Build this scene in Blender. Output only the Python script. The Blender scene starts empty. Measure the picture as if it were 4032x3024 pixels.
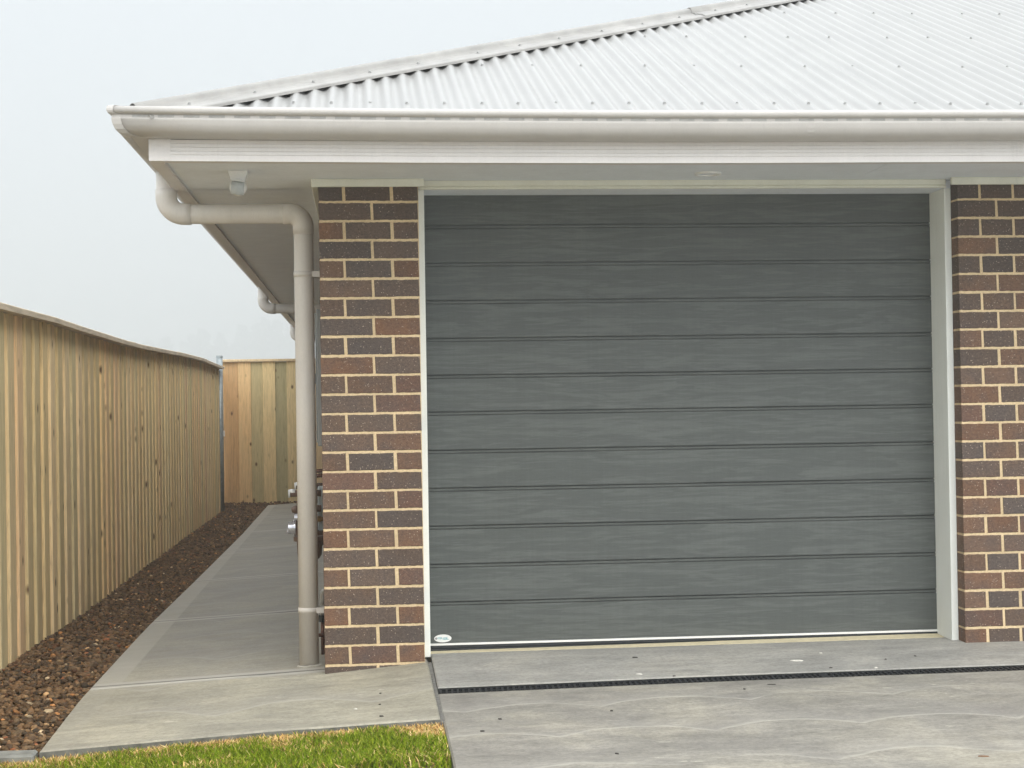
import bpy, bmesh, math, random
import numpy as np
from mathutils import Vector, Matrix

random.seed(7)
rng = np.random.default_rng(11)
S = bpy.context.scene
COL = S.collection

# ------------------------------------------------------------------ camera
RIGHT = Vector((0.99579284, -0.09035731, -0.0152376))
DOWN = Vector((-0.014136, 0.01281904, -0.99981791))
FWD = Vector((0.09053619, 0.99582691, 0.01148782))
cam_d = bpy.data.cameras.new('camera')
cam_d.sensor_width = 36.0
cam_d.lens = 36.0 * 6502.48 / 4032.0
cam_d.clip_start = 0.05
cam_d.clip_end = 3000.0
cam = bpy.data.objects.new('camera', cam_d)
COL.objects.link(cam)
UPV = -DOWN
cam.matrix_world = Matrix(((RIGHT.x, UPV.x, -FWD.x, 0.18226760),
                           (RIGHT.y, UPV.y, -FWD.y, -7.40055915),
                           (RIGHT.z, UPV.z, -FWD.z, 1.15521897),
                           (0, 0, 0, 1)))
S.camera = cam

# ------------------------------------------------------------------ sky, sun, exposure
SUN_EL, SUN_AZ = math.radians(46), math.radians(160)   # azimuth clockwise from +y: behind the camera
world = bpy.data.worlds.new('World')
S.world = world
world.use_nodes = True
wn = world.node_tree
wn.nodes.clear()
w_out = wn.nodes.new('ShaderNodeOutputWorld')
w_bg = wn.nodes.new('ShaderNodeBackground')
w_sky = wn.nodes.new('ShaderNodeTexSky')
w_sky.sky_type = 'NISHITA'
w_sky.sun_disc = False
w_sky.sun_elevation = SUN_EL
w_sky.sun_rotation = SUN_AZ
w_sky.dust_density = 6.0
w_sky.air_density = 1.0
w_bg.inputs['Strength'].default_value = 0.12
w_geo = wn.nodes.new('ShaderNodeNewGeometry')
w_sep = wn.nodes.new('ShaderNodeSeparateXYZ')
w_ramp = wn.nodes.new('ShaderNodeValToRGB')          # an overcast sky: brighter overhead than at the horizon
w_mul = wn.nodes.new('ShaderNodeVectorMath')
w_mul.operation = 'SCALE'
w_mul.inputs['Scale'].default_value = 10.0
w_mix = wn.nodes.new('ShaderNodeMixRGB')
w_mix.inputs['Fac'].default_value = 0.93
cr = w_ramp.color_ramp
cr.elements[0].position = 0.5
cr.elements[0].color = (0.70, 0.735, 0.74, 1)
cr.elements[1].position = 1.0
cr.elements[1].color = (1.72, 1.77, 1.83, 1)
e = cr.elements.new(0.56); e.color = (0.66, 0.705, 0.74, 1)
e = cr.elements.new(0.64); e.color = (0.67, 0.715, 0.76, 1)
e = cr.elements.new(0.74); e.color = (1.15, 1.20, 1.25, 1)
w_map = wn.nodes.new('ShaderNodeMapRange')
w_map.inputs['From Min'].default_value = -1
w_map.inputs['From Max'].default_value = 1
wn.links.new(w_geo.outputs['Incoming'], w_sep.inputs[0])
w_neg = wn.nodes.new('ShaderNodeMath'); w_neg.operation = 'MULTIPLY'; w_neg.inputs[1].default_value = -1.0
wn.links.new(w_sep.outputs['Z'], w_neg.inputs[0])
wn.links.new(w_neg.outputs[0], w_map.inputs['Value'])
wn.links.new(w_map.outputs[0], w_ramp.inputs['Fac'])
# the mist glows on the sun's side of the sky, behind the camera
w_dot = wn.nodes.new('ShaderNodeVectorMath'); w_dot.operation = 'DOT_PRODUCT'
w_dot.inputs[1].default_value = (-math.sin(SUN_AZ), -math.cos(SUN_AZ), 0.0)
wn.links.new(w_geo.outputs['Incoming'], w_dot.inputs[0])
w_glow = wn.nodes.new('ShaderNodeMapRange')
w_glow.interpolation_type = 'SMOOTHSTEP'
w_glow.inputs['From Min'].default_value = -0.35
w_glow.inputs['From Max'].default_value = 0.9
w_glow.inputs['To Min'].default_value = 1.0
w_glow.inputs['To Max'].default_value = 1.75
wn.links.new(w_dot.outputs['Value'], w_glow.inputs['Value'])
w_gm = wn.nodes.new('ShaderNodeVectorMath'); w_gm.operation = 'SCALE'
wn.links.new(w_ramp.outputs['Color'], w_gm.inputs[0])
wn.links.new(w_glow.outputs[0], w_gm.inputs['Scale'])
wn.links.new(w_gm.outputs[0], w_mul.inputs[0])
wn.links.new(w_sky.outputs[0], w_mix.inputs['Color1'])
wn.links.new(w_mul.outputs[0], w_mix.inputs['Color2'])
wn.links.new(w_mix.outputs[0], w_bg.inputs['Color'])
wn.links.new(w_bg.outputs[0], w_out.inputs['Surface'])

sun_d = bpy.data.lights.new('sun', 'SUN')
sun_d.energy = 0.9
sun_d.angle = math.radians(35)
sun_d.color = (1.0, 0.94, 0.85)
sun = bpy.data.objects.new('sun', sun_d)
COL.objects.link(sun)
sdir = Vector((math.sin(SUN_AZ) * math.cos(SUN_EL), math.cos(SUN_AZ) * math.cos(SUN_EL), math.sin(SUN_EL)))
sun.rotation_euler = sdir.to_track_quat('Z', 'Y').to_euler()
sun.location = (0, -5, 12)

S.view_settings.view_transform = 'Standard'
S.view_settings.look = 'None'
S.view_settings.gamma = 1.0
S.view_settings.use_curve_mapping = False
S.view_settings.exposure = 0.22
S.cycles.max_bounces = 8
S.cycles.diffuse_bounces = 4
S.cycles.volume_bounces = 2
S.cycles.use_denoising = True


# ------------------------------------------------------------------ helpers
def tag(o, label=None, cat=None, group=None, kind=None):
    if label: o['label'] = label
    if cat: o['category'] = cat
    if group: o['group'] = group
    if kind: o['kind'] = kind
    return o


def thing(name, label, cat, loc=(0, 0, 0), group=None):
    o = bpy.data.objects.new(name, None)
    o.empty_display_size = 0.1
    o.location = loc
    COL.objects.link(o)
    return tag(o, label, cat, group)


class MB:
    """collects shapes into one mesh; every face has a material slot and a vertex colour"""
    def __init__(s):
        s.v, s.f, s.m, s.c, s.sm = [], [], [], [], []

    def face(s, idx, m=0, smooth=False):
        s.f.append(tuple(idx)); s.m.append(m); s.sm.append(smooth)

    def pts(s, P, col=(1, 1, 1)):
        b = len(s.v)
        s.v += [tuple(p) for p in P]
        s.c += [tuple(col)] * len(P)
        return b

    def hexa(s, P, m=0, col=(1, 1, 1)):
        b = s.pts(P, col)
        for q in ((0, 3, 2, 1), (4, 5, 6, 7), (0, 1, 5, 4), (1, 2, 6, 5), (2, 3, 7, 6), (3, 0, 4, 7)):
            s.face([b + i for i in q], m)

    def box(s, x0, x1, y0, y1, z0, z1, m=0, col=(1, 1, 1)):
        s.hexa([(x0, y0, z0), (x1, y0, z0), (x1, y1, z0), (x0, y1, z0),
                (x0, y0, z1), (x1, y0, z1), (x1, y1, z1), (x0, y1, z1)], m, col)

    def bbox(s, x0, x1, y0, y1, z0, z1, b=0.002, m=0, col=(1, 1, 1)):
        """box with chamfered vertical and horizontal edges"""
        bm = bmesh.new()
        bmesh.ops.create_cube(bm, size=1)
        for v in bm.verts:
            v.co = Vector((x0 + (v.co.x + .5) * (x1 - x0), y0 + (v.co.y + .5) * (y1 - y0), z0 + (v.co.z + .5) * (z1 - z0)))
        bmesh.ops.bevel(bm, geom=bm.edges[:], offset=b, segments=1, affect='EDGES', profile=0.5)
        base = s.pts([v.co[:] for v in bm.verts], col)
        for f in bm.faces:
            s.face([base + v.index for v in f.verts], m)
        bm.free()

    def sweep(s, path, r, n=24, m=0, cap=True, col=(1, 1, 1), smooth=True):
        """round tube along path; r is one radius or one per point"""
        path = [Vector(p) for p in path]
        rr = r if isinstance(r, (list, tuple)) else [r] * len(path)
        t0 = (path[1] - path[0]).normalized()
        a = t0.cross(Vector((0.13, 0.27, 0.95)))
        if a.length < 0.1: a = t0.cross(Vector((1, 0, 0)))
        a.normalize()
        rings = []
        for i, p in enumerate(path):
            if i == 0: t = (path[1] - path[0])
            elif i == len(path) - 1: t = (path[-1] - path[-2])
            else: t = (path[i + 1] - path[i]).normalized() + (path[i] - path[i - 1]).normalized()
            t.normalize()
            a = (a - t * a.dot(t)).normalized()
            b = t.cross(a)
            rings.append(s.pts([p + (a * math.cos(2 * math.pi * k / n) + b * math.sin(2 * math.pi * k / n)) * rr[i] for k in range(n)], col))
        for i in range(len(rings) - 1):
            for k in range(n):
                k2 = (k + 1) % n
                s.face((rings[i] + k, rings[i] + k2, rings[i + 1] + k2, rings[i + 1] + k), m, smooth)
        if cap:
            s.face([rings[0] + n - 1 - k for k in range(n)], m)
            s.face([rings[-1] + k for k in range(n)], m)

    def extrude(s, prof, p0, p1, m=0, closed=True, col=(1, 1, 1), smooth=False, ends=True):
        """prof: list of 3-D offset vectors placed at p0 and p1"""
        n = len(prof)
        a = s.pts([tuple(Vector(p0) + Vector(q)) for q in prof], col)
        b = s.pts([tuple(Vector(p1) + Vector(q)) for q in prof], col)
        for k in range(n if closed else n - 1):
            k2 = (k + 1) % n
            s.face((a + k, a + k2, b + k2, b + k), m, smooth)
        if ends and closed:
            s.face([a + n - 1 - k for k in range(n)], m)
            s.face([b + k for k in range(n)], m)

    def build(s, name, mats, parent=None, loc=None, recalc=True):
        me = bpy.data.meshes.new(name)
        me.from_pydata(s.v, [], s.f)
        if not isinstance(mats, (list, tuple)): mats = [mats]
        for mt in mats: me.materials.append(mt)
        me.polygons.foreach_set('material_index', s.m)
        me.polygons.foreach_set('use_smooth', s.sm)
        ca = me.color_attributes.new('tint', 'FLOAT_COLOR', 'POINT')
        ca.data.foreach_set('color', [x for c in s.c for x in (c[0], c[1], c[2], 1.0)])
        if recalc:
            bm = bmesh.new(); bm.from_mesh(me)
            bmesh.ops.recalc_face_normals(bm, faces=bm.faces[:])
            bm.to_mesh(me); bm.free()
        o = bpy.data.objects.new(name, me)
        COL.objects.link(o)
        if parent is not None:
            o.parent = parent
            if parent.type == 'EMPTY' or True:
                o.matrix_parent_inverse = Matrix.Translation(-world_loc(parent))
        return o


def world_loc(o):
    v = Vector((0, 0, 0))
    while o is not None:
        v += o.location
        if o.parent is not None:
            v += o.matrix_parent_inverse.translation
        o = o.parent
    return v


def arc(c, r, a0, a1, ax1, ax2, n=8):
    c, ax1, ax2 = Vector(c), Vector(ax1), Vector(ax2)
    return [c + (ax1 * math.cos(a0 + (a1 - a0) * i / n) + ax2 * math.sin(a0 + (a1 - a0) * i / n)) * r for i in range(n + 1)]


# ------------------------------------------------------------------ materials
class Mat:
    def __init__(s, name, rough=0.6, spec=0.4, metal=0.0):
        s.m = bpy.data.materials.new(name)
        s.m.use_nodes = True
        s.t = s.m.node_tree
        s.p = s.t.nodes['Principled BSDF']
        s.p.inputs['Roughness'].default_value = rough
        s.p.inputs['Specular IOR Level'].default_value = spec
        s.p.inputs['Metallic'].default_value = metal
        s.tc = s.t.nodes.new('ShaderNodeTexCoord')

    def coord(s, scale=(1, 1, 1), loc=(0, 0, 0), rot=(0, 0, 0)):
        n = s.t.nodes.new('ShaderNodeMapping')
        n.inputs['Scale'].default_value = scale
        n.inputs['Location'].default_value = loc
        n.inputs['Rotation'].default_value = rot
        s.t.links.new(s.tc.outputs['Object'], n.inputs['Vector'])
        return n.outputs[0]

    def noise(s, vec, scale=5, detail=4, rough=0.55, dist=0.0):
        n = s.t.nodes.new('ShaderNodeTexNoise')
        n.inputs['Scale'].default_value = scale
        n.inputs['Detail'].default_value = detail
        n.inputs['Roughness'].default_value = rough
        n.inputs['Distortion'].default_value = dist
        s.t.links.new(vec, n.inputs['Vector'])
        return n.outputs['Fac']

    def voro(s, vec, scale=5, feature='F1', out='Distance', rnd=1.0):
        n = s.t.nodes.new('ShaderNodeTexVoronoi')
        n.feature = feature
        n.inputs['Scale'].default_value = scale
        n.inputs['Randomness'].default_value = rnd
        s.t.links.new(vec, n.inputs['Vector'])
        return n.outputs[out]

    def ramp(s, fac, stops, interp='LINEAR'):
        n = s.t.nodes.new('ShaderNodeValToRGB')
        n.color_ramp.interpolation = interp
        el = n.color_ramp.elements
        while len(el) > 1: el.remove(el[-1])
        for i, (p, c) in enumerate(stops):
            if not isinstance(c, (tuple, list)): c = (c, c, c)
            q = el[0] if i == 0 else el.new(p)
            q.position = p
            q.color = (c[0], c[1], c[2], 1)
        s.t.links.new(fac, n.inputs['Fac'])
        return n.outputs['Color']

    def mix(s, fac, a, b, mode='MIX'):
        n = s.t.nodes.new('ShaderNodeMixRGB')
        n.blend_type = mode
        for k, v in (('Fac', fac), ('Color1', a), ('Color2', b)):
            if isinstance(v, (int, float)):
                n.inputs[k].default_value = v if k == 'Fac' else (v, v, v, 1)
            elif isinstance(v, (tuple, list)):
                n.inputs[k].default_value = (v[0], v[1], v[2], 1)
            else:
                s.t.links.new(v, n.inputs[k])
        return n.outputs[0]

    def math(s, op, a, b=0.0, c=0.0):
        n = s.t.nodes.new('ShaderNodeMath')
        n.operation = op
        for i, v in enumerate((a, b, c)):
            if isinstance(v, (int, float)): n.inputs[i].default_value = v
            else: s.t.links.new(v, n.inputs[i])
        return n.outputs[0]

    def sep(s, vec):
        n = s.t.nodes.new('ShaderNodeSeparateXYZ')
        s.t.links.new(vec, n.inputs[0])
        return n.outputs

    def attr(s, name='tint'):
        n = s.t.nodes.new('ShaderNodeAttribute')
        n.attribute_name = name
        return n.outputs['Color']

    def color(s, c):
        if isinstance(c, (tuple, list)): s.p.inputs['Base Color'].default_value = (c[0], c[1], c[2], 1)
        else: s.t.links.new(c, s.p.inputs['Base Color'])
        return s

    def rough(s, r):
        s.t.links.new(r, s.p.inputs['Roughness'])

    def bump(s, h, strength=0.3, dist=0.01):
        n = s.t.nodes.new('ShaderNodeBump')
        n.inputs['Strength'].default_value = strength
        n.inputs['Distance'].default_value = dist
        s.t.links.new(h, n.inputs['Height'])
        s.t.links.new(n.outputs[0], s.p.inputs['Normal'])
        return s


def painted(name, col, rough=0.45, var=0.03, spec=0.4, streak=False):
    """paint or coated steel with a little dust and unevenness"""
    M = Mat(name, rough, spec)
    v = M.coord((1, 1, 0.35) if streak else (1, 1, 1))
    n1 = M.noise(v, 7, 4)
    n2 = M.noise(v, 160, 2)
    drip = M.noise(M.coord((9, 9, 0.6)), 3.0, 5, 0.7)
    d = [c * (1 - var * 2.2) for c in col]
    u = [min(1, c * (1 + var)) for c in col]
    c1 = M.ramp(n1, [(0.3, tuple(d)), (0.7, tuple(u))])
    c2 = M.ramp(n2, [(0.2, 0.95), (0.8, 1.03)])
    c3 = M.mix(1.0, c1, c2, 'MULTIPLY')
    c3 = M.mix(1.0, c3, M.ramp(drip, [(0.35, 1.0), (0.62, 0.97), (0.75, 0.90)]), 'MULTIPLY')
    M.color(c3)
    M.bump(M.noise(v, 90, 2), 0.03, 0.002)
    return M.m


def mat_brick():
    M = Mat('brick_face', 0.82, 0.25)
    v = M.coord()
    t = M.attr()
    big = M.noise(v, 9, 3)
    t2 = M.mix(M.ramp(big, [(0.40, 0.0), (0.75, 0.6)]), t, (0.086, 0.075, 0.071))
    fine = M.noise(v, 240, 3, 0.7)
    c = M.mix(1.0, t2, M.ramp(fine, [(0.25, 0.55), (0.5, 1.0), (0.8, 1.45)]), 'MULTIPLY')
    med = M.noise(M.coord((1, 1, 1.4)), 75, 4, 0.7)
    c = M.mix(1.0, c, M.ramp(med, [(0.3, 0.70), (0.7, 1.30)]), 'MULTIPLY')
    fl = M.voro(v, 80)
    k = M.noise(v, 21, 2)
    flm = M.math('MULTIPLY', M.ramp(fl, [(0.11, 1.0), (0.19, 0.0)]), M.ramp(k, [(0.40, 0.0), (0.52, 0.95)]))
    c = M.mix(flm, c, (0.46, 0.37, 0.29))
    pit = M.voro(M.coord((1, 1, 1), (3, 5, 7)), 70)
    pm = M.math('MULTIPLY', M.ramp(pit, [(0.09, 0.85), (0.16, 0.0)]), M.ramp(M.noise(v, 17, 2), [(0.5, 0.0), (0.6, 1.0)]))
    c = M.mix(pm, c, (0.03, 0.022, 0.018))
    M.color(c)
    M.bump(M.math('ADD', fine, M.math('MULTIPLY', med, 0.8)), 0.55, 0.003)
    return M.m


def mat_mortar():
    M = Mat('mortar', 0.95, 0.1)
    v = M.coord()
    n = M.noise(v, 130, 4, 0.7)
    c = M.ramp(n, [(0.25, (0.54, 0.41, 0.245)), (0.55, (0.70, 0.545, 0.335)), (0.8, (0.80, 0.64, 0.42))])
    c = M.mix(1.0, c, M.ramp(M.noise(v, 6, 3), [(0.3, 0.86), (0.7, 1.06)]), 'MULTIPLY')
    M.color(c)
    M.bump(n, 0.6, 0.003)
    return M.m


def mat_side_brick():
    M = Mat('side_brick', 0.85, 0.2)
    v = M.coord((0, 1, 1))
    s = M.sep(v)
    cmb = M.t.nodes.new('ShaderNodeCombineXYZ')
    M.t.links.new(s['Y'], cmb.inputs['X']); M.t.links.new(s['Z'], cmb.inputs['Y'])
    b = M.t.nodes.new('ShaderNodeTexBrick')
    b.inputs['Scale'].default_value = 1.0
    b.inputs['Brick Width'].default_value = 0.24
    b.inputs['Row Height'].default_value = 0.086
    b.inputs['Mortar Size'].default_value = 0.005
    b.inputs['Mortar Smooth'].default_value = 0.1
    b.inputs['Color1'].default_value = (0.13, 0.078, 0.052, 1)
    b.inputs['Color2'].default_value = (0.06, 0.05, 0.052, 1)
    b.inputs['Mortar'].default_value = (0.6, 0.46, 0.29, 1)
    M.t.links.new(cmb.outputs[0], b.inputs['Vector'])
    c = M.mix(1.0, b.outputs['Color'], M.ramp(M.noise(v, 150, 3), [(0.3, 0.75), (0.7, 1.2)]), 'MULTIPLY')
    M.color(c)
    M.bump(b.outputs['Fac'], 0.4, -0.003)
    return M.m


JOINTS = [.14, 2.40, 4.62, 7.15, 9.2, 11.4]


def mat_concrete(kind):
    """kind: path / driveway / apron - cement with trowel sweeps, stains and fine grit"""
    M = Mat('concrete_' + kind, 0.62, 0.35)
    v = M.coord()
    s = M.sep(v)
    # warped coordinates for the trowel arcs
    wob = M.noise(v, 1.3, 2)
    wob2 = M.noise(M.coord((1, 1, 1), (5, 2, 0)), 3.1, 3)
    grit = M.noise(v, 300, 2, 0.8)
    fine = M.noise(M.coord((1, 1.0, 1)), 60, 5, 0.72)
    cloud = M.noise(v, 1.8, 5, 0.62, 0.6)
    cloud2 = M.noise(M.coord((0.7, 1.6, 1), (7, 1, 0)), 4.5, 4, 0.6, 0.4)
    if kind == 'driveway':
        base = M.ramp(cloud, [(0.30, (0.212, 0.200, 0.178)), (0.5, (0.290, 0.274, 0.236)), (0.68, (0.385, 0.358, 0.292))])
        L, P, A = 0.56, 0.50, 0.12
    elif kind == 'apron':
        base = M.ramp(cloud, [(0.28, (0.280, 0.274, 0.252)), (0.5, (0.338, 0.328, 0.298)), (0.75, (0.415, 0.395, 0.345))])
        L, P, A = 2.4, 0.9, 0.05
    else:
        base = M.ramp(cloud, [(0.30, (0.285, 0.268, 0.212)), (0.5, (0.370, 0.347, 0.272)), (0.70, (0.450, 0.418, 0.318))])
        L, P, A = 0.62, 0.75, 0.22
    c = M.mix(1.0, base, M.ramp(cloud2, [(0.3, 0.84), (0.7, 1.10)]), 'MULTIPLY')
    mid = M.noise(M.coord((1, 1.6, 1), (4, 4, 0)), 16, 4, 0.6, 0.5)
    c = M.mix(1.0, c, M.ramp(mid, [(0.3, 0.88), (0.7, 1.09)]), 'MULTIPLY')
    c = M.mix(1.0, c, M.ramp(fine, [(0.30, 0.74), (0.5, 1.0), (0.70, 1.20)]), 'MULTIPLY')
    c = M.mix(1.0, c, M.ramp(grit, [(0.25, 0.86), (0.75, 1.10)]), 'MULTIPLY')
    # arcs: repeated bows |sin| across x, stepping in y
    xw = M.math('ADD', M.math('MULTIPLY', s['X'], math.pi / L), M.math('MULTIPLY', wob, 1.5))
    yy = M.math('ADD', s['Y'], M.math('MULTIPLY', wob2, 0.10))
    row = M.math('FLOOR', M.math('DIVIDE', yy, P))
    ph = M.math('MULTIPLY', row, 1.9)
    bow = M.math('MULTIPLY', M.math('ABSOLUTE', M.math('SINE', M.math('ADD', xw, ph))), A)
    g = M.math('FRACT', M.math('DIVIDE', M.math('SUBTRACT', yy, bow), P))
    line = M.ramp(g, [(0.0, 1.0), (0.012, 1.0), (0.05, 0.25), (0.30, 0.0), (0.985, 0.0), (1.0, 0.7)])
    burnish = M.ramp(g, [(0.0, 0.25), (0.035, 1.0), (0.35, 0.45), (0.8, 0.0), (1.0, 0.15)])  # darker trowel burnish just beyond each arc line
    msk = M.ramp(M.noise(M.coord((1, 1, 1), (1, 9, 0)), 1.4, 3), [(0.30, 0.0), (0.50, 1.0)])
    k = {'driveway': 1.0, 'apron': 0.35, 'path': 0.8}[kind]
    c = M.mix(M.math('MULTIPLY', M.math('MULTIPLY', burnish, msk), 0.55 * k), c, M.mix(0.3, (0.215, 0.205, 0.195), c))
    c = M.mix(M.math('MULTIPLY', M.math('MULTIPLY', line, msk), 0.42 * k), c, (0.54, 0.515, 0.445))
    # brush-like trowel chatter
    ch = M.noise(M.coord((9, 60, 1), (0, 0, 0), (0, 0, 0.5)), 1.5, 3, 0.6, 1.2)
    c = M.mix(0.75 * k, c, M.mix(1.0, c, M.ramp(ch, [(0.3, 0.88), (0.7, 1.10)]), 'MULTIPLY'))
    # long horizontal streaks
    st = M.noise(M.coord((0.9, 7, 1), (3, 3, 0)), 2.4, 4, 0.6, 0.5)
    c = M.mix(1.0, c, M.ramp(st, [(0.3, 0.90), (0.7, 1.06)]), 'MULTIPLY')
    # pale cement splashes
    sp = M.math('MULTIPLY', M.ramp(M.noise(M.coord((1, 2.2, 1), (2, 4, 0)), 9, 4, 0.65), [(0.655, 0.0), (0.69, 1.0)]),
                M.ramp(M.noise(v, 1.1, 2), [(0.5, 0.0), (0.6, 0.75)]))
    c = M.mix(sp, c, (0.56, 0.53, 0.44))
    dots = M.math('MULTIPLY', M.ramp(M.voro(v, 11), [(0.035, 1.0), (0.05, 0.0)]), M.ramp(M.noise(v, 3.3, 2), [(0.6, 0.0), (0.66, 0.6)]))
    c = M.mix(dots, c, (0.16, 0.14, 0.12))
    if kind == 'path':
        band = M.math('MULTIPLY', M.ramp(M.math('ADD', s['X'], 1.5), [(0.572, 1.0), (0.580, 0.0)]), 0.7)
        c = M.mix(M.ramp(s['Y'], [(0.0, 0.0), (1.0, 0.55)]), c, M.mix(0.75, c, (0.245, 0.243, 0.236)))  # shade between house and fence painted in as a darker tone
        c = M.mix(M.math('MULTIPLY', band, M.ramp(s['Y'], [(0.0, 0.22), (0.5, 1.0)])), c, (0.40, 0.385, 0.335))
        for jy in JOINTS:
            d = M.math('ABSOLUTE', M.math('SUBTRACT', M.math('ADD', s['Y'], M.math('MULTIPLY', s['X'], .06)), jy))
            c = M.mix(M.math('MULTIPLY', M.ramp(d, [(0.0, 1.0), (0.065, 1.0), (0.085, 0.0)]), 0.8), c, (0.44, 0.425, 0.38))
            c = M.mix(M.ramp(d, [(0.0, 0.9), (0.009, 0.9), (0.015, 0.0)]), c, (0.12, 0.115, 0.10))
    M.color(c)
    M.rough(M.ramp(cloud2, [(0.3, 0.48), (0.7, 0.72)]))
    M.bump(M.math('ADD', M.math('MULTIPLY', fine, 0.6), M.math('MULTIPLY', grit, 0.5)), 0.22, 0.003)
    return M.m


def mat_timber(back=False, lit=False):
    M = Mat('paling_back' if back else 'lit_edge' if lit else 'paling_timber', 0.78, 0.2)
    t = M.attr()
    v0 = M.tc.outputs['Object']
    # every board has its own offset, kept in the vertex colour's blue channel through the tint itself
    off = M.t.nodes.new('ShaderNodeVectorMath'); off.operation = 'SCALE'; off.inputs['Scale'].default_value = 37.0
    M.t.links.new(t, off.inputs[0])
    add = M.t.nodes.new('ShaderNodeVectorMath'); add.operation = 'ADD'
    M.t.links.new(v0, add.inputs[0]); M.t.links.new(off.outputs[0], add.inputs[1])
    def mp(sc):
        n = M.t.nodes.new('ShaderNodeMapping'); n.inputs['Scale'].default_value = sc
        M.t.links.new(add.outputs[0], n.inputs['Vector']); return n.outputs[0]
    grain = M.noise(mp((20, 20, 1.0)), 3.0, 4, 0.62, 1.6)
    fineg = M.noise(mp((60, 60, 2.5)), 5.0, 3, 0.6)
    c = M.mix(1.0, t, M.ramp(grain, [(0.30, 0.72), (0.5, 1.0), (0.70, 1.12)]), 'MULTIPLY')
    c = M.mix(1.0, c, M.ramp(fineg, [(0.3, 0.90), (0.7, 1.07)]), 'MULTIPLY')
    green = M.noise(mp((3, 3, 0.9)), 1.3, 3)
    c = M.mix(M.ramp(green, [(0.52, 0.0), (0.75, 0.30 if back else 0.20)]), c, (0.46, 0.45, 0.25))
    kn = M.voro(mp((7.5, 7.5, 4.2)), 1.0)
    if lit: c = M.mix(1.0, c, (1.10, 1.10, 1.10), 'MULTIPLY')      # light on the board edges painted in as a paler tone
    km = M.ramp(kn, [(0.06, 1.0), (0.10, 0.5), (0.16, 0.0)])
    c = M.mix(M.math('MULTIPLY', km, 0.95), c, (0.14, 0.075, 0.035))
    M.color(c)
    M.bump(grain, 0.25, 0.002)
    return M.m


def mat_capping():
    M = Mat('capping_timber', 0.85, 0.15)
    v = M.coord((1, 1, 1))
    g = M.noise(M.coord((14, 1.3, 14)), 3, 4, 0.6, 0.6)
    c = M.mix(1.0, M.attr(), M.ramp(g, [(0.25, 0.72), (0.5, 1.0), (0.78, 1.18)]), 'MULTIPLY')
    M.color(c)
    M.bump(g, 0.3, 0.002)
    return M.m


def mat_door():
    M = Mat('garage_door_paint', 0.50, 0.35)
    v = M.coord()
    s = M.sep(v)
    # embossed wood grain: long low streaks, wavy paler patches
    g1 = M.noise(M.coord((2.4, 1, 34)), 2.2, 5, 0.65, 0.9)
    g2 = M.noise(M.coord((9, 1, 210)), 2.0, 3, 0.6, 0.3)
    patch = M.math('MULTIPLY', M.noise(M.coord((0.9, 1, 10), (0.3, 0, 0.4)), 2.4, 4, 0.6, 1.4), M.ramp(M.noise(M.coord((3, 1, 60), (1, 0, 2)), 2.0, 4, 0.6, 0.6), [(0.3, 0.82), (0.6, 1.12)]))
    vert = M.noise(M.coord((60, 1, 1.0)), 1.5, 2, 0.5)
    c = M.mix(M.ramp(patch, [(0.49, 0.0), (0.57, 0.7), (0.70, 1.0)]), (0.083, 0.091, 0.086), (0.107, 0.116, 0.109))
    c = M.mix(1.0, c, M.ramp(g1, [(0.3, 0.95), (0.7, 1.05)]), 'MULTIPLY')
    c = M.mix(1.0, c, M.ramp(g2, [(0.3, 0.90), (0.7, 1.10)]), 'MULTIPLY')
    c = M.mix(1.0, c, M.ramp(vert, [(0.3, 0.97), (0.7, 1.03)]), 'MULTIPLY')
    c = M.mix(1.0, c, M.ramp(M.noise(v, 260, 2), [(0.25, 0.93), (0.75, 1.07)]), 'MULTIPLY')
    M.color(c)
    M.bump(M.math('ADD', g1, M.math('MULTIPLY', g2, 0.8)), 0.10, 0.002)
    return M.m


def mat_roof():
    M = Mat('roof_steel', 0.30, 0.5)
    v = M.coord()
    a = M.noise(M.coord((1.2, 0.35, 1)), 5, 4, 0.6)
    b = M.noise(v, 55, 4, 0.7)
    c = M.ramp(a, [(0.3, (0.305, 0.303, 0.292)), (0.7, (0.340, 0.337, 0.322))])
    M.color(c)
    return M.m


def simple(name, col, rough=0.6, spec=0.4, metal=0.0, nscale=40, var=0.12):
    M = Mat(name, rough, spec, metal)
    n = M.noise(M.coord(), nscale, 4, 0.6)
    M.color(M.ramp(n, [(0.3, tuple(c * (1 - var) for c in col)), (0.7, tuple(min(1, c * (1 + var)) for c in col))]))
    return M.m


def mat_vcol(name, rough=0.7, spec=0.3, var=0.2, nscale=60, trans=0.0):
    M = Mat(name, rough, spec)
    n = M.noise(M.coord(), nscale, 3, 0.6)
    M.color(M.mix(1.0, M.attr(), M.ramp(n, [(0.3, 1 - var), (0.7, 1 + var)]), 'MULTIPLY'))
    if trans:
        M.p.inputs['Subsurface Weight'].default_value = 0.0
    return M.m


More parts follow.
